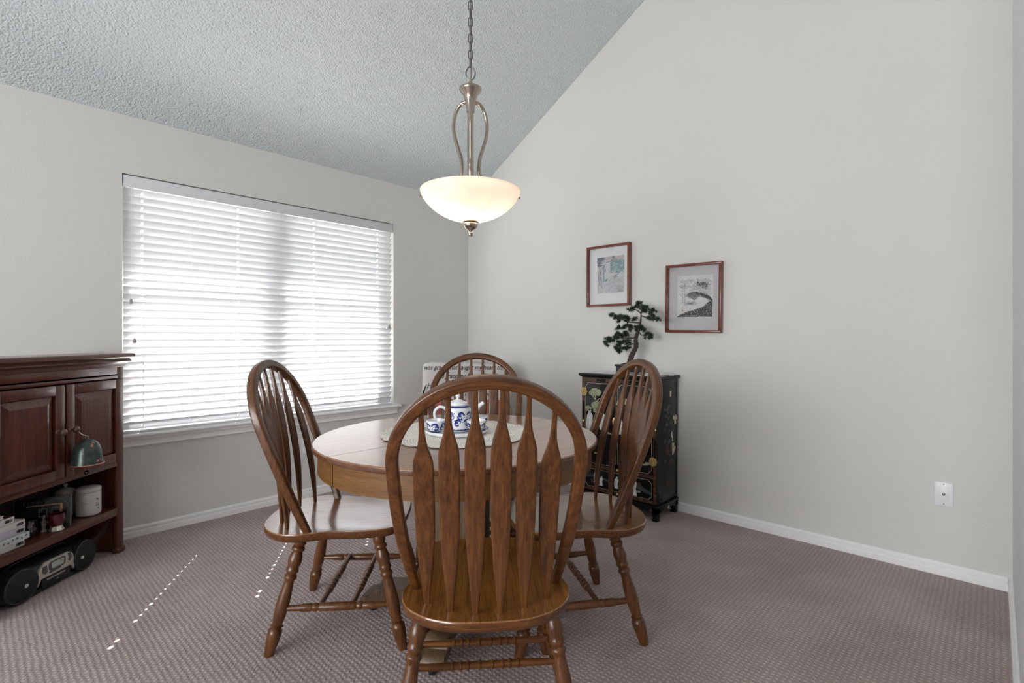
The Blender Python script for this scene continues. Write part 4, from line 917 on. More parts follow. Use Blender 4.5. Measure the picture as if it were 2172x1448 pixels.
def misty(bm, x0, x1, z0, z1):
    w, h = x1 - x0, z1 - z0; r = random.Random(8); q = lambda a, b_: (x0 + a * w, z0 + b_ * h)
    mats = [P('paper_cream', (.68, .68, .67), .08, 25.), P('ink_charcoal', (.065, .07, .075), .7, 320.), P('ink_mid', (.17, .18, .19), .6, 260.), P('ink_wash', (.47, .485, .50), .16, 90.), P('seal_red', (.50, .17, .12)), P('ink_black', (.03, .03, .03))]
    box(bm, x0, x1, -.0112, -.010, z0, z1); y = -.0114
    def norm(fn): return lambda x, z: fn((x - x0) / w, (z - z0) / h)
    def band_(top, bot, e1, e2): return norm(lambda a, b_: soft(interp(top, a) - b_, e1) * soft(b_ - interp(bot, a), e2) if top[0][0] <= a <= top[-1][0] else 0.)
    def oval(a0, b0, ra, rb, k=1.): return norm(lambda a, b_: k * max(0., 1 - ((a - a0) / ra) ** 2 - ((b_ - b0) / rb) ** 2))
    full = (x0 + .015 * w, x1 - .015 * w, z0 + .015 * h, z1 - .015 * h)
    for k, (a, b_, ra, rb, n_) in enumerate(((.30, .86, .22, .06, 60), (.72, .84, .26, .08, 90), (.2, .74, .18, .05, 50), (.62, .70, .36, .10, 150), (.42, .52, .26, .06, 60), (.74, .55, .26, .10, 120), (.16, .55, .14, .03, 30), (.36, .34, .20, .06, 60))):
        paint_layer(bm, dabs(oval(a, b_, ra, rb), n_, full, w * .030, r, .4), y - .00002 * k, 3)
    mid_t, mid_b = [(.24, .53), (.35, .605), (.55, .615), (.75, .565), (.9, .50), (.985, .43)], [(.24, .52), (.35, .45), (.5, .40), (.62, .47), (.8, .43), (.9, .37), (.985, .34)]
    paint_layer(bm, dabs(band_(mid_t, mid_b, .03, .07), 900, full, w * .013, r), y - .0002, 2)
    paint_layer(bm, dabs(band_([(.42, .77), (.55, .80), (.70, .84), (.82, .81), (.95, .78)], [(.42, .75), (.6, .73), (.72, .65), (.82, .69), (.95, .76)], .03, .10), 330, full, w * .013, r), y - .0002, 2)
    paint_layer(bm, dabs(band_([(.25, .355), (.4, .365), (.62, .335)], [(.25, .32), (.4, .30), (.62, .32)], .03, .03), 120, full, w * .013, r), y - .0002, 2)
    paint_layer(bm, dabs(band_(mid_t, [(.24, .56), (.5, .56), (.62, .52), (.8, .45), (.985, .36)], .03, .05), 500, full, w * .012, r), y - .0003, 1)
    low_t = [(.01, .04), (.12, .09), (.3, .145), (.5, .185), (.7, .24), (.8, .30), (.86, .36), (.985, .39)]
    paint_layer(bm, dabs(band_(low_t, [(.01, .0), (.985, .0)], .012, .01), 2300, full, w * .013, r), y - .0004, 1)
    paint_layer(bm, dabs(band_(low_t, [(.01, .0), (.985, .0)], .03, .01), 260, full, w * .008, r), y - .00045, 3)
    paint_layer(bm, dabs(band_([(.58, .79), (.7, .83), (.78, .80)], [(.58, .76), (.7, .74), (.78, .77)], .02, .03), 110, full, w * .012, r), y - .0003, 1)
    ch = [line_poly([q(.57, .80), q(.575, .92)], w * .006), [q(.54, .80), q(.62, .81), q(.58, .84)]]
    for col, (a, t0, t1) in enumerate(((.215, .80, .34), (.15, .78, .36), (.155, .27, .22))):
        b_ = t0
        while b_ > t1:
            for k in range(3): aa = a + r.uniform(-.018, .018); bb = b_ + r.uniform(-.012, .012); ch.append(line_poly([q(aa, bb), q(aa + r.uniform(-.018, .02), bb + r.uniform(-.018, .018))], w * .009))
            b_ -= .045
    paint_layer(bm, ch, y - .0006, 5); paint_layer(bm, [[q(.132, .155), q(.172, .158), q(.170, .195), q(.135, .19)]], y - .0006, 4); return mats
picture('wall_picture', 'tall mahogany framed print of teal trees on a snowy slope', 1.395, 1.765, 1.400, 1.856, .004, M['mat_white'], 1.478, 1.708, 1.500, 1.772, woods_print)
picture('wall_picture', 'mahogany framed ink landscape of misty hills on a grey mat beside the bonsai', 2.043, 2.420, 1.200, 1.655, .012, M['mat_gray'], 2.118, 2.360, 1.300, 1.578, misty)

# ------------------------------------------------------------------ armchair in the corner with its throw
AC = lz(-.375, 4.05); arz = YAW + PI + .02          # local +y looks to the viewer
ac = thing('armchair', 'rose upholstered armchair with wooden arms in the room corner under a white throw', 'armchair', AC, arz)
def rot_box(bm, x0, x1, y0, y1, z0, z1, bev, lean=0.):
    vs = box(bm, x0, x1, y0, y1, z0, z1, bev, 3)
    if lean:
        for v in vs: v.co.y -= (v.co.z - z0) * lean
bm = B(); rot_box(bm, -.30, .30, -.12, -.02, .36, .94, .035, .06); mk('backrest', bm, M['rose'], ac, smooth=50)
bm = B(); box(bm, -.28, .28, -.03, .50, .34, .45, .035, 3); mk('seat_cushion', bm, M['rose'], ac, smooth=50)
bm = B(); box(bm, -.30, .30, -.10, .50, .27, .34, .006); mk('seat_frame', bm, M['tan_wood'], ac, smooth=30)
for sx in (-1, 1):
    bm = B(); sweep(bm, smooth_path([(sx * .325, -.13, .66), (sx * .335, .05, .645), (sx * .345, .28, .635), (sx * .345, .42, .62), (sx * .34, .47, .59)], 5), rrect(.05, .028, .01), ups=Vector((0, 0, 1))); a = mk('armrest', bm, M['tan_wood'], ac, smooth=50)
    bm = B(); tube(bm, smooth_path([(sx * .335, .40, .61), (sx * .325, .41, .5), (sx * .31, .44, .36), (sx * .30, .45, .30)], 5), .016, 10); mk('arm_support', bm, M['tan_wood'], ac, smooth=60)
    for y0, lean in ((.46, .0), (-.10, -.06)):
        bm = B(); turned(bm, (sx * .285, y0, .30), (sx * .29, y0 + lean, 0), [(0, .022), (.3, .02), (1, .014)], 12); mk('leg', bm, M['tan_wood'], ac, smooth=50)
    bm = B(); tube(bm, smooth_path([(sx * .32, -.105, .34), (sx * .325, -.125, .62), (sx * .315, -.155, .88)], 6), .015, 10); mk('back_post', bm, M['tan_wood'], ac, smooth=60)
tw = thing('throw_blanket', 'white cotton throw printed with black script, draped over the corner armchair', 'blanket', AC, arz)
TOP = .962
def front_y(z): return .004 - (z - .36) * .06 + .006
bm = B(); NX, NZ = 40, 30; grid = []
# columns across; u is position across the cloth, running round both sides of the back
def plan(u):
    a = abs(u); s = 1 if u > 0 else -1
    if a <= .31: return (u, 0., 0.)
    k = a - .31
    return (s * (.31 + .022 * min(1, k / .04) + .10 * k), -.010 - k * .85, k)
US = [-.52 + 1.04 * i / NX for i in range(NX + 1)]
r4 = random.Random(2)
for u in US:
    x, yo, k = plan(u); low = .672 - (.17 if k > .03 else .17 * k / .03 if k > 0 else 0) - (.10 * math.sin(min(1, k / .21) * PI) if k else 0) + (.02 * (u + .3) if k == 0 else 0); col = []
    topz = TOP + .006 * math.sin(u * 9) - .05 * min(1, k / .2)
    for j in range(NZ + 1):
        z = low + (topz - low) * j / NZ; q = 1 - j / NZ
        fold = .010 * q * math.sin(u * 34) + (.02 * q * math.sin(u * 60) if k > .02 else 0)
        bulge = -.012 * max(0, (j / NZ - .9) / .1) ** 2
        col.append(bm.verts.new((x + (.02 * q * math.copysign(1, u) if k > 0 else 0), front_y(z) + yo + fold * .6 + bulge, z)))
    if k == 0:
        for j in range(1, 6): a = PI * j / 5; col.append(bm.verts.new((x, front_y(TOP) - .012 - .052 + .052 * math.cos(a) - .02, TOP + .010 * math.sin(a) + .004 * math.sin(u * 9))))
        for j in range(1, 8): col.append(bm.verts.new((x, front_y(TOP) - .15 - j * .002 - .006 * math.sin(u * 20), TOP - .035 * j)))
    grid.append(col)
for A, C in zip(grid, grid[1:]):
    m = min(len(A), len(C))
    for j in range(m - 1): bm.faces.new((A[j], A[j + 1], C[j + 1], C[j]))
bmesh.ops.solidify(bm, geom=list(bm.faces), thickness=.003)
mk('cloth', bm, M['throw'], tw, smooth=70)
def cloth_text(body, lat, h, size, width):
    # local x runs to the viewer's left, so the script is laid along -x, facing +y
    y = front_y(h) + .010
    Mx = Matrix.Translation((-(lat + .375) , y, h)) @ Matrix.Rotation(PI, 4, 'Z') @ Matrix.Rotation(PI / 2 - .06, 4, 'X')
    o = text_mesh('script_line', body, size, M['ink'], tw, Matrix.Identity(4), shear=.32, depth=.0008)
    xs = [v.co.x for v in o.data.vertices]; k = width / (max(xs) - min(xs)); o.data.transform(Mx @ Matrix.Diagonal((k, 1, 1, 1)) @ Matrix.Translation((-min(xs), 0, 0)))
    for v in o.data.vertices:
        dd = v.co.y - (front_y(v.co.z) + .010); q = 1 - (v.co.z - .672) / (TOP - .672); bul = -.012 * max(0, ((1 - q) - .9) / .1) ** 2
        v.co.y = front_y(v.co.z) + .006 * q * math.sin(v.co.x * 34) + bul + .0034 + dd * .5
cloth_text('was grace that taught my heart to', -.694, .913, .058, .615)
cloth_text('And grace my fears relieved', -.615, .845, .058, .50)
cloth_text('How precious did that grace', -.672, .768, .058, .57)
cloth_text('appear the hour I first believed', -.655, .705, .052, .52)
def side_mark(polys, name):
    b = B()
    for p in polys: prism(b, p, 0, .002, Matrix.Translation((.345, 0, 0)) @ Matrix(((0, 0, 1, 0), (1, 0, 0, 0), (0, 1, 0, 0), (0, 0, 0, 1))))
    return b
bm = B()
for p in (line_poly([(.300, .80), (.318, .75), (.334, .70), (.345, .66)], [.004, .012, .010, .004]), blob(.325, .704, .006, .006, 8, .1), blob(.338, .707, .005, .006, 8, .1), blob(.331, .684, .005, .006, 8, .1), [(.352, .66), (.330, .625), (.318, .60), (.350, .61)]):
    prism(bm, p, 0, .0015, Matrix.Translation((0, front_y(.7) + .018, 0)) @ UPRIGHT)
mk('fish_motif', bm, M['ink'], tw, smooth=0)
bm = B()
for p in ([(-.345, .72), (-.352, .66), (-.362, .62), (-.350, .64)], [(-.36, .60), (-.372, .56), (-.38, .58)], blob(-.345, .60, .006, .01, 8, .2), line_poly([(-.34, .9), (-.346, .87), (-.338, .85), (-.347, .83)], .006)):
    prism(bm, p, 0, .0015, Matrix.Translation((0, front_y(.7) + .014, 0)) @ UPRIGHT)
mk('leaf_motif', bm, M['ink'], tw, smooth=0)

# ------------------------------------------------------------------ cherry hutch
HR = math.radians(133.3); HZC = 2.42; HD = .228
hu = thing('hutch', 'dark cherry hutch with raised panel doors and an open shelf beside the window', 'cabinet', lz(-2.131, HZC), HR)
hw2 = .392
for sx in (-1, 1):
    bm = B(); x0, x1 = sorted((sx * hw2, sx * (hw2 - .020))); box(bm, x0, x1, .012, HD, 0, 1.012, .002)
    x0, x1 = sorted((sx * hw2, sx * (hw2 - .044))); box(bm, x0, x1, 0, .020, 0, 1.012, .005)
    x0, x1 = sorted((sx * (hw2 + .010), sx * (hw2 - .046))); box(bm, x0, x1, -.006, .030, 0, .030, .008); mk('side_panel', bm, M['cherry_z'], hu, smooth=30)
bm = B(); box(bm, -hw2 + .02, hw2 - .02, HD - .008, HD, .02, 1.01); mk('back_panel', bm, M['cherry_dark'], hu, smooth=0)
bm = B(); prof = [(.0, 1.010), (.006, 1.016), (.010, 1.026), (.020, 1.036), (.027, 1.040), (.027, 1.046), (.022, 1.048), (.024, 1.053), (.036, 1.060), (.040, 1.064), (.040, 1.078), (.036, 1.083)]
for (o0, z0), (o1, z1) in zip(prof, prof[1:]):
    f_ = lambda o_, z_: [(-hw2 - o_, -o_, z_), (hw2 + o_ * .8, -o_, z_), (hw2 + o_ * .8, HD, z_), (-hw2 - o_, HD, z_)]
    A, C = [bm.verts.new(p) for p in f_(o0, z0)], [bm.verts.new(p) for p in f_(o1, z1)]
    for i in range(4): bm.faces.new((A[i], A[(i + 1) % 4], C[(i + 1) % 4], C[i]))
    if z0 == 1.010: bm.faces.new(A[::-1])
    if z1 == 1.083: bm.faces.new(C)
bmesh.ops.remove_doubles(bm, verts=bm.verts, dist=1e-6); mk('crown_moulding', bm, M['cherry_x'], hu, smooth=30)
bm = B(); box(bm, -hw2 + .044, hw2 - .044, .001, .019, .972, 1.012, .002); box(bm, -hw2 + .044, hw2 - .044, -.003, .016, .948, .966, .004); mk('frieze_rail', bm, M['cherry_x'], hu, smooth=30)
bm = B(); box(bm, -hw2 + .044, hw2 - .044, .001, .020, .475, .508, .003); box(bm, -hw2 + .02, hw2 - .02, .020, HD - .008, .482, .500); mk('lower_rail', bm, M['cherry_x'], hu, smooth=30)
bm = B(); box(bm, -hw2 + .02, hw2 - .02, .002, HD - .008, .207, .250, .004); mk('shelf', bm, M['cherry_x'], hu, smooth=30)
for sx in (-1, 1):
    x0, x1 = (-.346, .004) if sx < 0 else (.014, .364)
    z0, z1, y0, y1 = .506, .944, -.016, .002; st = .046; bm = B()
    for a, b_, c, e in ((x0, x0 + st, z0, z1), (x1 - st, x1, z0, z1), (x0 + st, x1 - st, z1 - st, z1), (x0 + st, x1 - st, z0, z0 + st)): box(bm, a, b_, y0, y1, c, e, .0025)
    dr = mk('door', bm, M['cherry_z'], hu, smooth=30)
    bm = B(); a, b_, c, e = x0 + st - .002, x1 - st + .002, z0 + st - .002, z1 - st + .002; i = .042
    P0 = [(a, .002, c), (b_, .002, c), (b_, .002, e), (a, .002, e)]; P1 = [(a + .006, -.002, c + .006), (b_ - .006, -.002, c + .006), (b_ - .006, -.002, e - .006), (a + .006, -.002, e - .006)]; P2 = [(a + i, -.013, c + i), (b_ - i, -.013, c + i), (b_ - i, -.013, e - i), (a + i, -.013, e - i)]
    vv = [[bm.verts.new(p) for p in q] for q in (P0, P1, P2)]
    for A, C in zip(vv, vv[1:]):
        for k in range(4): bm.faces.new((A[k], A[(k + 1) % 4], C[(k + 1) % 4], C[k]))
    bm.faces.new(vv[2]); bm.faces.new(vv[0][::-1]); mk('raised_panel', bm, M['cherry_z'], dr, smooth=0)
    kx = -.034 if sx < 0 else .036
    bm = B(); lathe(bm, capped([(.013, 0), (.012, .004), (.007, .008), (.007, .014), (.013, .020), (.0165, .027), (.016, .033), (.011, .038), (.006, .040), (.004, .043)]), 20, Matrix.Translation((kx, -.016, .728)) @ Matrix.Rotation(PI / 2, 4, 'X')); mk('knob', bm, M['knob'], dr, smooth=50)
def hp(x, y, z): return hu.location + Vector((math.cos(HR) * x - math.sin(HR) * y, math.sin(HR) * x + math.cos(HR) * y, z))
# bell hanging from the knob
be = thing('hanging_bell', 'dark patinated bell with copper rim hanging from a hutch knob', 'bell', hp(.044, -.088, .562), HR)
bm = B(); lathe(bm, [(.067, .0), (.066, .006), (.062, .018), (.058, .045), (.053, .075), (.043, .098), (.028, .112), (.012, .118), (0, .119), (0, .115), (.012, .114), (.027, .108), (.040, .094), (.050, .073), (.055, .045), (.060, .015), (.063, .001)], 40); bd = mk('bell_body', bm, M['patina'], be, smooth=50)
bm = B(); lathe(bm, [(.0665, -.0015), (.0685, .001), (.0670, .004), (.0635, .0)], 40); mk('rim', bm, M['copper'], be, smooth=50)
def bell_r(z): return interp([(0, .067), (.006, .066), (.018, .062), (.045, .058), (.075, .053), (.098, .043), (.112, .028)], z)
r5 = random.Random(4); mk_ = []
for a, z, ra, rz_ in ((-1.75, .018, .13, .005), (-1.55, .022, .07, .004), (-1.35, .016, .04, .005), (-2.05, .092, .13, .008), (-1.8, .104, .14, .004)): mk_.append(blob(a, z, ra, rz_, 12, .25, 0, r5))
wrap_marks(be, bell_r, mk_, M['copper'], 'copper_wash', .0008)
key = [line_poly([(-2.75, .088), (-2.82, .072), (-2.68, .072), (-2.68, .060), (-2.82, .058)], [.03, .01, .006, .01, .006])] + [[(-2.80, .05), (-2.76, .05), (-2.72, .02), (-2.77, .02)]]
wrap_marks(be, bell_r, key, M['grey_line'], 'raised_symbol', .0009)
bm = B(); tube(bm, smooth_path([(0, 0, .117), (.004, -.002, .126), (.0, .004, .135), (-.004, .02, .142), (-.008, .034, .155)], 4), .0028, 8); tube(bm, [(.0085 * math.cos(a), 0, .1265 + .0085 * math.sin(a)) for a in [2 * PI * i / 14 for i in range(14)]], .0022, 6, closed=True); mk('hook', bm, M['steel'], be, smooth=60)
bm = B(); tube(bm, [(0, 0, .114), (0, 0, -.032)], .0012, 6); lathe(bm, capped([(.004, .008), (.0115, .003), (.0125, -.003), (.008, -.010)]), 14, Matrix.Translation((0, 0, -.040))); mk('clapper', bm, M['jet'], be, smooth=50)
# cartons on the shelf
SZ = .2515
cart = [('white', .040, .0, 'box_white', 'white carton with a barcode at the bottom of the stack on the hutch shelf'), ('mint', .028, .012, 'box_mint', 'mint carton with small figures printed along its edge, sticking out of the stack'), ('lav', .037, .001, 'box_lav', 'lavender carton with a barcode in the middle of the shelf stack'), ('lime', .038, .002, 'box_white', 'white carton with a lime end and barcode, second from the top of the stack'), ('maroon', .040, -.046, 'box_white', 'white carton with a maroon lid set back on top of the shelf stack')]
z = SZ; TH_ = .0285
for kind, yo, xo, mat_, lb in cart:
    L_ = .195; x1 = -.150 + xo
    L_ = .168 if kind == 'maroon' else L_; c = thing('carton', lb, 'box', hp(x1 - L_ / 2, yo - .012, z), HR, 'cartons stacked on the hutch shelf')
    bm = B(); box(bm, -L_ / 2, L_ / 2, 0, .165, 0, TH_ - .0008, .0012); mk('case', bm, M[mat_], c, smooth=30)
    if kind == 'maroon': bm = B(); box(bm, -L_ / 2 + .002, L_ / 2 - .002, .002, .163, TH_ - .0008, TH_ - .0002); mk('lid_panel', bm, M['box_red'], c, smooth=0)
    if kind == 'lime': bm = B(); box(bm, L_ / 2 - .0005, L_ / 2 + .0003, .002, .163, .003, TH_ - .003); mk('end_panel', bm, M['box_lime'], c, smooth=0)
    if kind == 'mint':
        bm = B(); rr_ = random.Random(6)
        for k in range(9): prism(bm, blob(-.08 + .02 * k, .014 + rr_.uniform(-.004, .004), rr_.uniform(.003, .006), rr_.uniform(.003, .007), 9, .3, rr_.uniform(0, 3), rr_), 0, .0006, Matrix.Translation((0, -.0001, 0)) @ UPRIGHT)
        mk('printed_figures', bm, M['grey_line'], c, smooth=0)
    else:
        bm = B(); x = L_ / 2 - .040; rr_ = random.Random(len(kind))
        while x < L_ / 2 - .010: w = rr_.choice((.001, .0018, .003)); prism(bm, rect(x, x + w, .007, .020), 0, .0006, Matrix.Translation((0, -.0001, 0)) @ UPRIGHT); x += w + rr_.choice((.001, .002))
        mk('barcode', bm, M['ink'], c, smooth=0)
    z += TH_ + .0004
c = thing('paperback_book', 'small white paperback lying on top of the carton stack', 'book', hp(-.262, .03, z + .0002), HR)
bm = B(); box(bm, -.0725, .022, 0, .13, 0, .003); box(bm, -.0725, .022, 0, .13, .012, .015); mk('cover', bm, M['box_white'], c, smooth=0)
bm = B(); box(bm, -.0705, .020, .003, .128, .003, .012); mk('pages', bm, M['mat_white'], c, smooth=0)
def sl(la, z_, h=SZ): return lz(la, z_, h)
# picture frame with 'Family'
fr = thing('photo_frame', 'black glass photo frame marked Family standing on the hutch shelf', 'photo frame', sl(-2.243, 2.448), math.radians(71.3)); fr.rotation_euler = (math.radians(-5), 0, math.radians(71.3))
bm = B(); box(bm, -.103, .103, 0, .010, 0, .150, .001); mk('panel', bm, M['board_black'], fr, smooth=30)
bm = B(); box(bm, .1015, .1045, -.0015, .011, 0, .152); mk('glass_edge', bm, M['grey_line'], fr, smooth=0)
flat('photo_border', [rect(-.06, .070, .112, .1155), rect(.064, .072, .075, .1155)], M['bronze_line'], -.0012, .0016, parent=fr)
flat('oval_line', [line_poly([(.045 + .052 * math.cos(a), .080 + .058 * math.sin(a)) for a in [PI * i / 24 for i in range(25)]], .0018)], M['grey_line'], -.0006, .0012, parent=fr)
flat('photo_mount', [q for x in (.0, .048) for q in frame_polys(x - .016, x + .016, .06, .098, .003)], M['grey_line'], -.0006, .0012, parent=fr)
text_mesh('lettering', 'Family', .030, M['dim_print'], fr, Matrix.Translation((-.074, -.0006, .120)) @ UPRIGHT, depth=.0004)
# canister
cn = thing('canister', 'white ceramic canister with a flat lid, side handle and flower sprig', 'canister', sl(-2.200, 2.662), HR)
bm = B(); lathe(bm, [(0, 0), (.047, 0), (.052, .004), (.0535, .012), (.0535, .116), (.052, .119), (.045, .119), (.045, .03), (0, .028)], 40); mk('body', bm, M['ceramic'], cn, smooth=45)
bm = B(); lathe(bm, [(0, .1205), (.052, .1205), (.0535, .123), (.0535, .136), (.050, .141), (.03, .145), (0, .146)], 40); mk('lid', bm, M['ceramic'], cn, smooth=45)
va2 = math.atan2((CAM - cn.location).y, (CAM - cn.location).x) - HR
def cpt(a, r, z): return Vector((r * math.cos(a), r * math.sin(a), z))
bm = B(); tube(bm, smooth_path([cpt(va2 - .38, .052, .075), cpt(va2 - .36, .063, .077), cpt(va2 - .1, .064, .078), cpt(va2 - .06, .052, .077)], 5), .0036, 8); mk('handle', bm, M['ceramic'], cn, smooth=60)
r6 = random.Random(9); wrap_marks(cn, .0535, [blob(va2 + .75 + r6.uniform(-.16, .16), .055 + r6.uniform(-.022, .03), .05, .004, 7, .3, 0, r6) for _ in range(13)] + [[(va2 + .78, .03), (va2 + .80, .03), (va2 + .83, .085), (va2 + .81, .085)]], M['button'], 'flower_sprig')
jr = thing('lidded_jar', 'grey white lidded jar with a knob, half hidden behind the photo frame', 'jar', sl(-2.300, 2.640))
bm = B(); lathe(bm, [(0, 0), (.030, 0), (.038, .03), (.040, .08), (.036, .112), (0, .112)], 32); mk('body', bm, M['ceramic_dim'], jr, smooth=50)
bm = B(); lathe(bm, [(0, .113), (.043, .113), (.044, .118), (.038, .130), (.022, .141), (.007, .145), (.005, .150), (.009, .156), (.010, .162), (.006, .167), (0, .168)], 32); mk('lid', bm, M['ceramic_dim'], jr, smooth=50)
cd_ = thing('candle_holder', 'ruby glass candle cup on a cut crystal foot near the shelf edge', 'candle holder', sl(-2.168, 2.438))
bm = B(); lathe(bm, [(0, 0), (.029, 0), (.030, .004), (.022, .022), (.024, .026), (0, .026)], 9); mk('crystal_foot', bm, M['crystal'], cd_, smooth=10)
bm = B(); lathe(bm, [(0, .026), (.022, .026), (.031, .040), (.033, .066), (.030, .080), (.028, .080), (.030, .066), (.027, .042), (0, .034)], 24); mk('cup', bm, M['ruby'], cd_, smooth=50)
gb = thing('black_mug', 'glossy black mug with a pale figure beside the carton stack', 'mug', sl(-2.232, 2.368))
bm = B(); lathe(bm, [(0, 0), (.024, 0), (.029, .012), (.031, .035), (.027, .062), (.024, .075), (.022, .075), (.024, .06), (.027, .035), (0, .01)], 28); mk('body', bm, M['jet'], gb, smooth=50)
a0 = math.atan2((CAM - gb.location).y, (CAM - gb.location).x); wrap_marks(gb, lambda zz: interp([(0, .024), (.012, .029), (.035, .031), (.062, .027), (.075, .024)], zz), [blob(a0 + .15, .048, .30, .013, 10, .2), blob(a0 + .45, .062, .2, .005, 8, .2), blob(a0 + .30, .030, .10, .010, 8, .2)], M['grey_line'], 'pale_figure', .0009)
bm = B(); e = Vector((math.cos(a0 - 1.5), math.sin(a0 - 1.5), 0)); tube(bm, smooth_path([e * .027 + Vector((0, 0, .06)), e * .046 + Vector((0, 0, .056)), e * .048 + Vector((0, 0, .03)), e * .030 + Vector((0, 0, .018))], 5), .0035, 8); mk('handle', bm, M['jet'], gb, smooth=60)
cf = thing('crystal_figurine', 'small clear crystal figurine between the black mug and the ruby candle cup', 'figurine', sl(-2.214, 2.424))
bm = B(); lathe(bm, [(0, 0), (.012, 0), (.013, .004), (.006, .014), (.010, .03), (.011, .045), (.005, .056), (.007, .066), (.004, .076), (0, .078)], 8); mk('figure', bm, M['crystal'], cf, smooth=10)
bm = B(); box(bm, -.011, .011, -.009, .009, 0, .004, .001); mk('base', bm, M['crystal'], cf, smooth=10)
# boombox
bx = thing('portable_stereo', 'dark green portable stereo with round speakers and silver panel on the carpet under the shelf', 'stereo', hp(-.004, .085, 0), HR)
bm = B(); sweep(bm, [(-.215, 0, .075), (-.20, 0, .075), (.20, 0, .075), (.215, 0, .075)], [(y, z) for y, z in rrect(.125, .128, .05, 6)], ups=Vector((0, 0, 1)), scales=[.9, 1., 1., .9]); mk('body', bm, M['boom'], bx, smooth=50)
bm = B(); box(bm, -.19, .19, -.055, .055, 0, .02, .006); mk('foot_rail', bm, M['boom'], bx, smooth=40)
for sx in (-1, 1):
    T4 = Matrix.Translation((sx * .165, -.045, .075)) @ Matrix.Rotation(sx * .10, 4, 'Z') @ Matrix.Rotation(PI / 2, 4, 'X')
    bm = B(); lathe(bm, capped([(.073, -.04), (.075, .0), (.074, .020), (.070, .024), (.066, .022)]), 40, T4); sp_ = mk('speaker', bm, M['boom'], bx, smooth=40)
    bm = B(); lathe(bm, [(.066, .0215), (.05, .028), (.025, .031), (0, .032)], 40, T4); mk('grille', bm, M['grille'], sp_, smooth=60)
    bm = B(); lathe(bm, [(0, .036), (.006, .035), (.009, .033), (.009, .028)], 16, T4 @ Matrix.Translation((-.022 * sx - .012, 0, 0))); mk('speaker_cap', bm, M['silver'], sp_, smooth=60)
pn = [(-.085, .116), (-.06, .134), (.065, .134), (.088, .118), (.096, .090), (.104, .062), (.096, .038), (.086, .050), (.080, .068), (-.080, .068), (-.086, .050), (-.096, .038), (-.104, .062), (-.096, .090)]
bm = B(); prism(bm, pn, .058, .070, UPRIGHT, bev=.002); cp = mk('control_panel', bm, M['silver'], bx, smooth=40)
bm = B(); prism(bm, rrect_pts if False else [(x + .002, z + .106) for x, z in rrect(.088, .040, .014, 4)], .069, .072, UPRIGHT); dp = mk('display_bezel', bm, M['button'], cp, smooth=30)
bm = B(); prism(bm, [(x + .004, z + .106) for x, z in rrect(.064, .028, .006, 3)], .0715, .073, UPRIGHT); mk('display', bm, M['lcd'], dp, smooth=30)
bm = B(); prism(bm, rect(.018, .0205, .108, .115), .0728, .0734, UPRIGHT); mk('display_digit', bm, M['button'], dp, smooth=0)
for poly in ([(-.075, .118), (-.053, .118), (-.048, .088), (-.060, .080), (-.076, .092)], [(.058, .128), (.074, .126), (.082, .106), (.072, .088), (.062, .092), (.066, .108)], [(-.042, .080), (-.032, .086), (-.006, .086), (-.006, .077), (-.036, .074)], [(-.004, .086), (.020, .086), (.022, .078), (-.004, .077)]):
    bm = B(); prism(bm, poly, .0695, .0725, UPRIGHT, bev=.0008); mk('button', bm, M['button'], cp, smooth=40)
bm = B(); prism(bm, [(x, z + .042) for x, z in rrect(.150, .048, .016, 4)], .058, .068, UPRIGHT, bev=.002); cdn = mk('cassette_door', bm, M['jet'], bx, smooth=40)
text_mesh('lettering', 'PHILIPS MAGNAVOX', .0100, M['print_ink'], cdn, Matrix.Translation((0, -.0682, .047)) @ UPRIGHT, depth=.0004, align='CENTER', space=1.05)
text_mesh('lettering', 'CD', .0080, M['silver'], cdn, Matrix.Translation((.006, -.0682, .031)) @ UPRIGHT, depth=.0004, align='CENTER')
bm = B(); sweep(bm, smooth_path([(-.15, .02, .125), (-.13, .03, .148), (0, .03, .152), (.13, .03, .148), (.15, .02, .125)], 6), rrect(.02, .010, .004), ups=Vector((0, 0, 1))); mk('carry_handle', bm, M['boom'], bx, smooth=50)

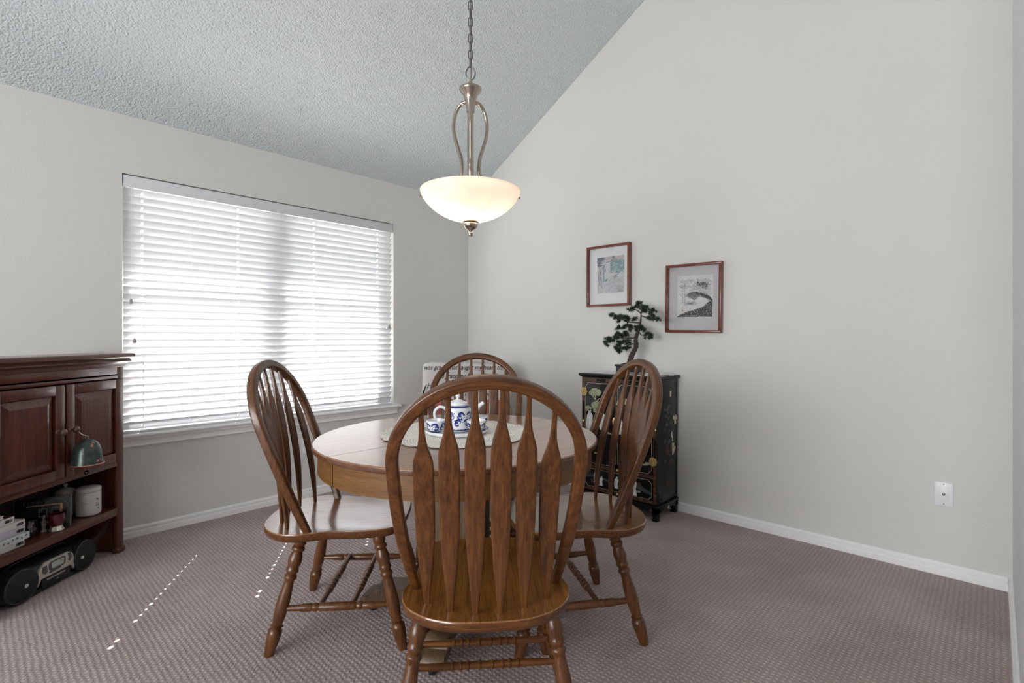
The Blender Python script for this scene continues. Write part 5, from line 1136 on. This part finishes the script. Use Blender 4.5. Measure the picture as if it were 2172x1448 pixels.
# ------------------------------------------------------------------ light
w = bpy.data.worlds.new('World'); S.world = w; w.use_nodes = True
bg = w.node_tree.nodes['Background']; bg.inputs['Color'].default_value = (.80, .90, 1.0, 1); bg.inputs['Strength'].default_value = 1.7
su = bpy.data.lights.new('sun', 'SUN'); su.energy = 47.; su.angle = math.radians(.3); su.color = (1, .96, .90)
so = bpy.data.objects.new('sun', su); COL.objects.link(so); so.rotation_euler = Vector((.86, -.588, -1)).to_track_quat('-Z', 'Y').to_euler()
def area(name, loc, direction, sx, sy_, e, col):
    li = bpy.data.lights.new(name, 'AREA'); li.shape = 'RECTANGLE'; li.size = sx; li.size_y = sy_; li.energy = e; li.color = col
    o = bpy.data.objects.new(name, li); COL.objects.link(o); o.location = loc; o.rotation_euler = Vector(direction).to_track_quat('-Z', 'Z').to_euler(); return o
def portal(name, loc, direction, sx, sy_):
    o = area(name, loc, direction, sx, sy_, 1., (1, 1, 1)); o.data.cycles.is_portal = True
portal('fill_window_portal', ((FX0 + FX1) / 2, YB - .16, (FZ0 + FZ1) / 2), (0, 1, 0), FX1 - FX0, FZ1 - FZ0)  # guides sky light through the added window
area('fill_light_front', ((FX0 + FX1) / 2, YB - .2, (FZ0 + FZ1) / 2), (0, 1, 0), FX1 - FX0, FZ1 - FZ0, 64., (1, .985, .96))  # added fill lamp outside the added window, brightens the room from behind
portal('daylight_blind_window', (-.145, (WY0 + WY1) / 2, (WZ0 + WZ1) / 2), (1, 0, 0), WY1 - WY0, WZ1 - WZ0)

# ------------------------------------------------------------------ camera and view
cam = bpy.data.cameras.new('camera'); cam.sensor_width = 36.; cam.lens = 36. * FPX / 2172.; cam.shift_y = -9. / 2172.; cam.clip_start = .02
co = bpy.data.objects.new('camera', cam); COL.objects.link(co); co.location = CAM; co.rotation_euler = (PI / 2, 0, YAW); S.camera = co
vs = S.view_settings; vs.view_transform = 'Standard'; vs.look = 'None'; vs.gamma = 1.; vs.exposure = 1.3; vs.use_curve_mapping = False
S.cycles.max_bounces = 10; S.cycles.diffuse_bounces = 6; S.cycles.transparent_max_bounces = 12; S.cycles.sample_clamp_indirect = 6.; S.cycles.use_denoising = True
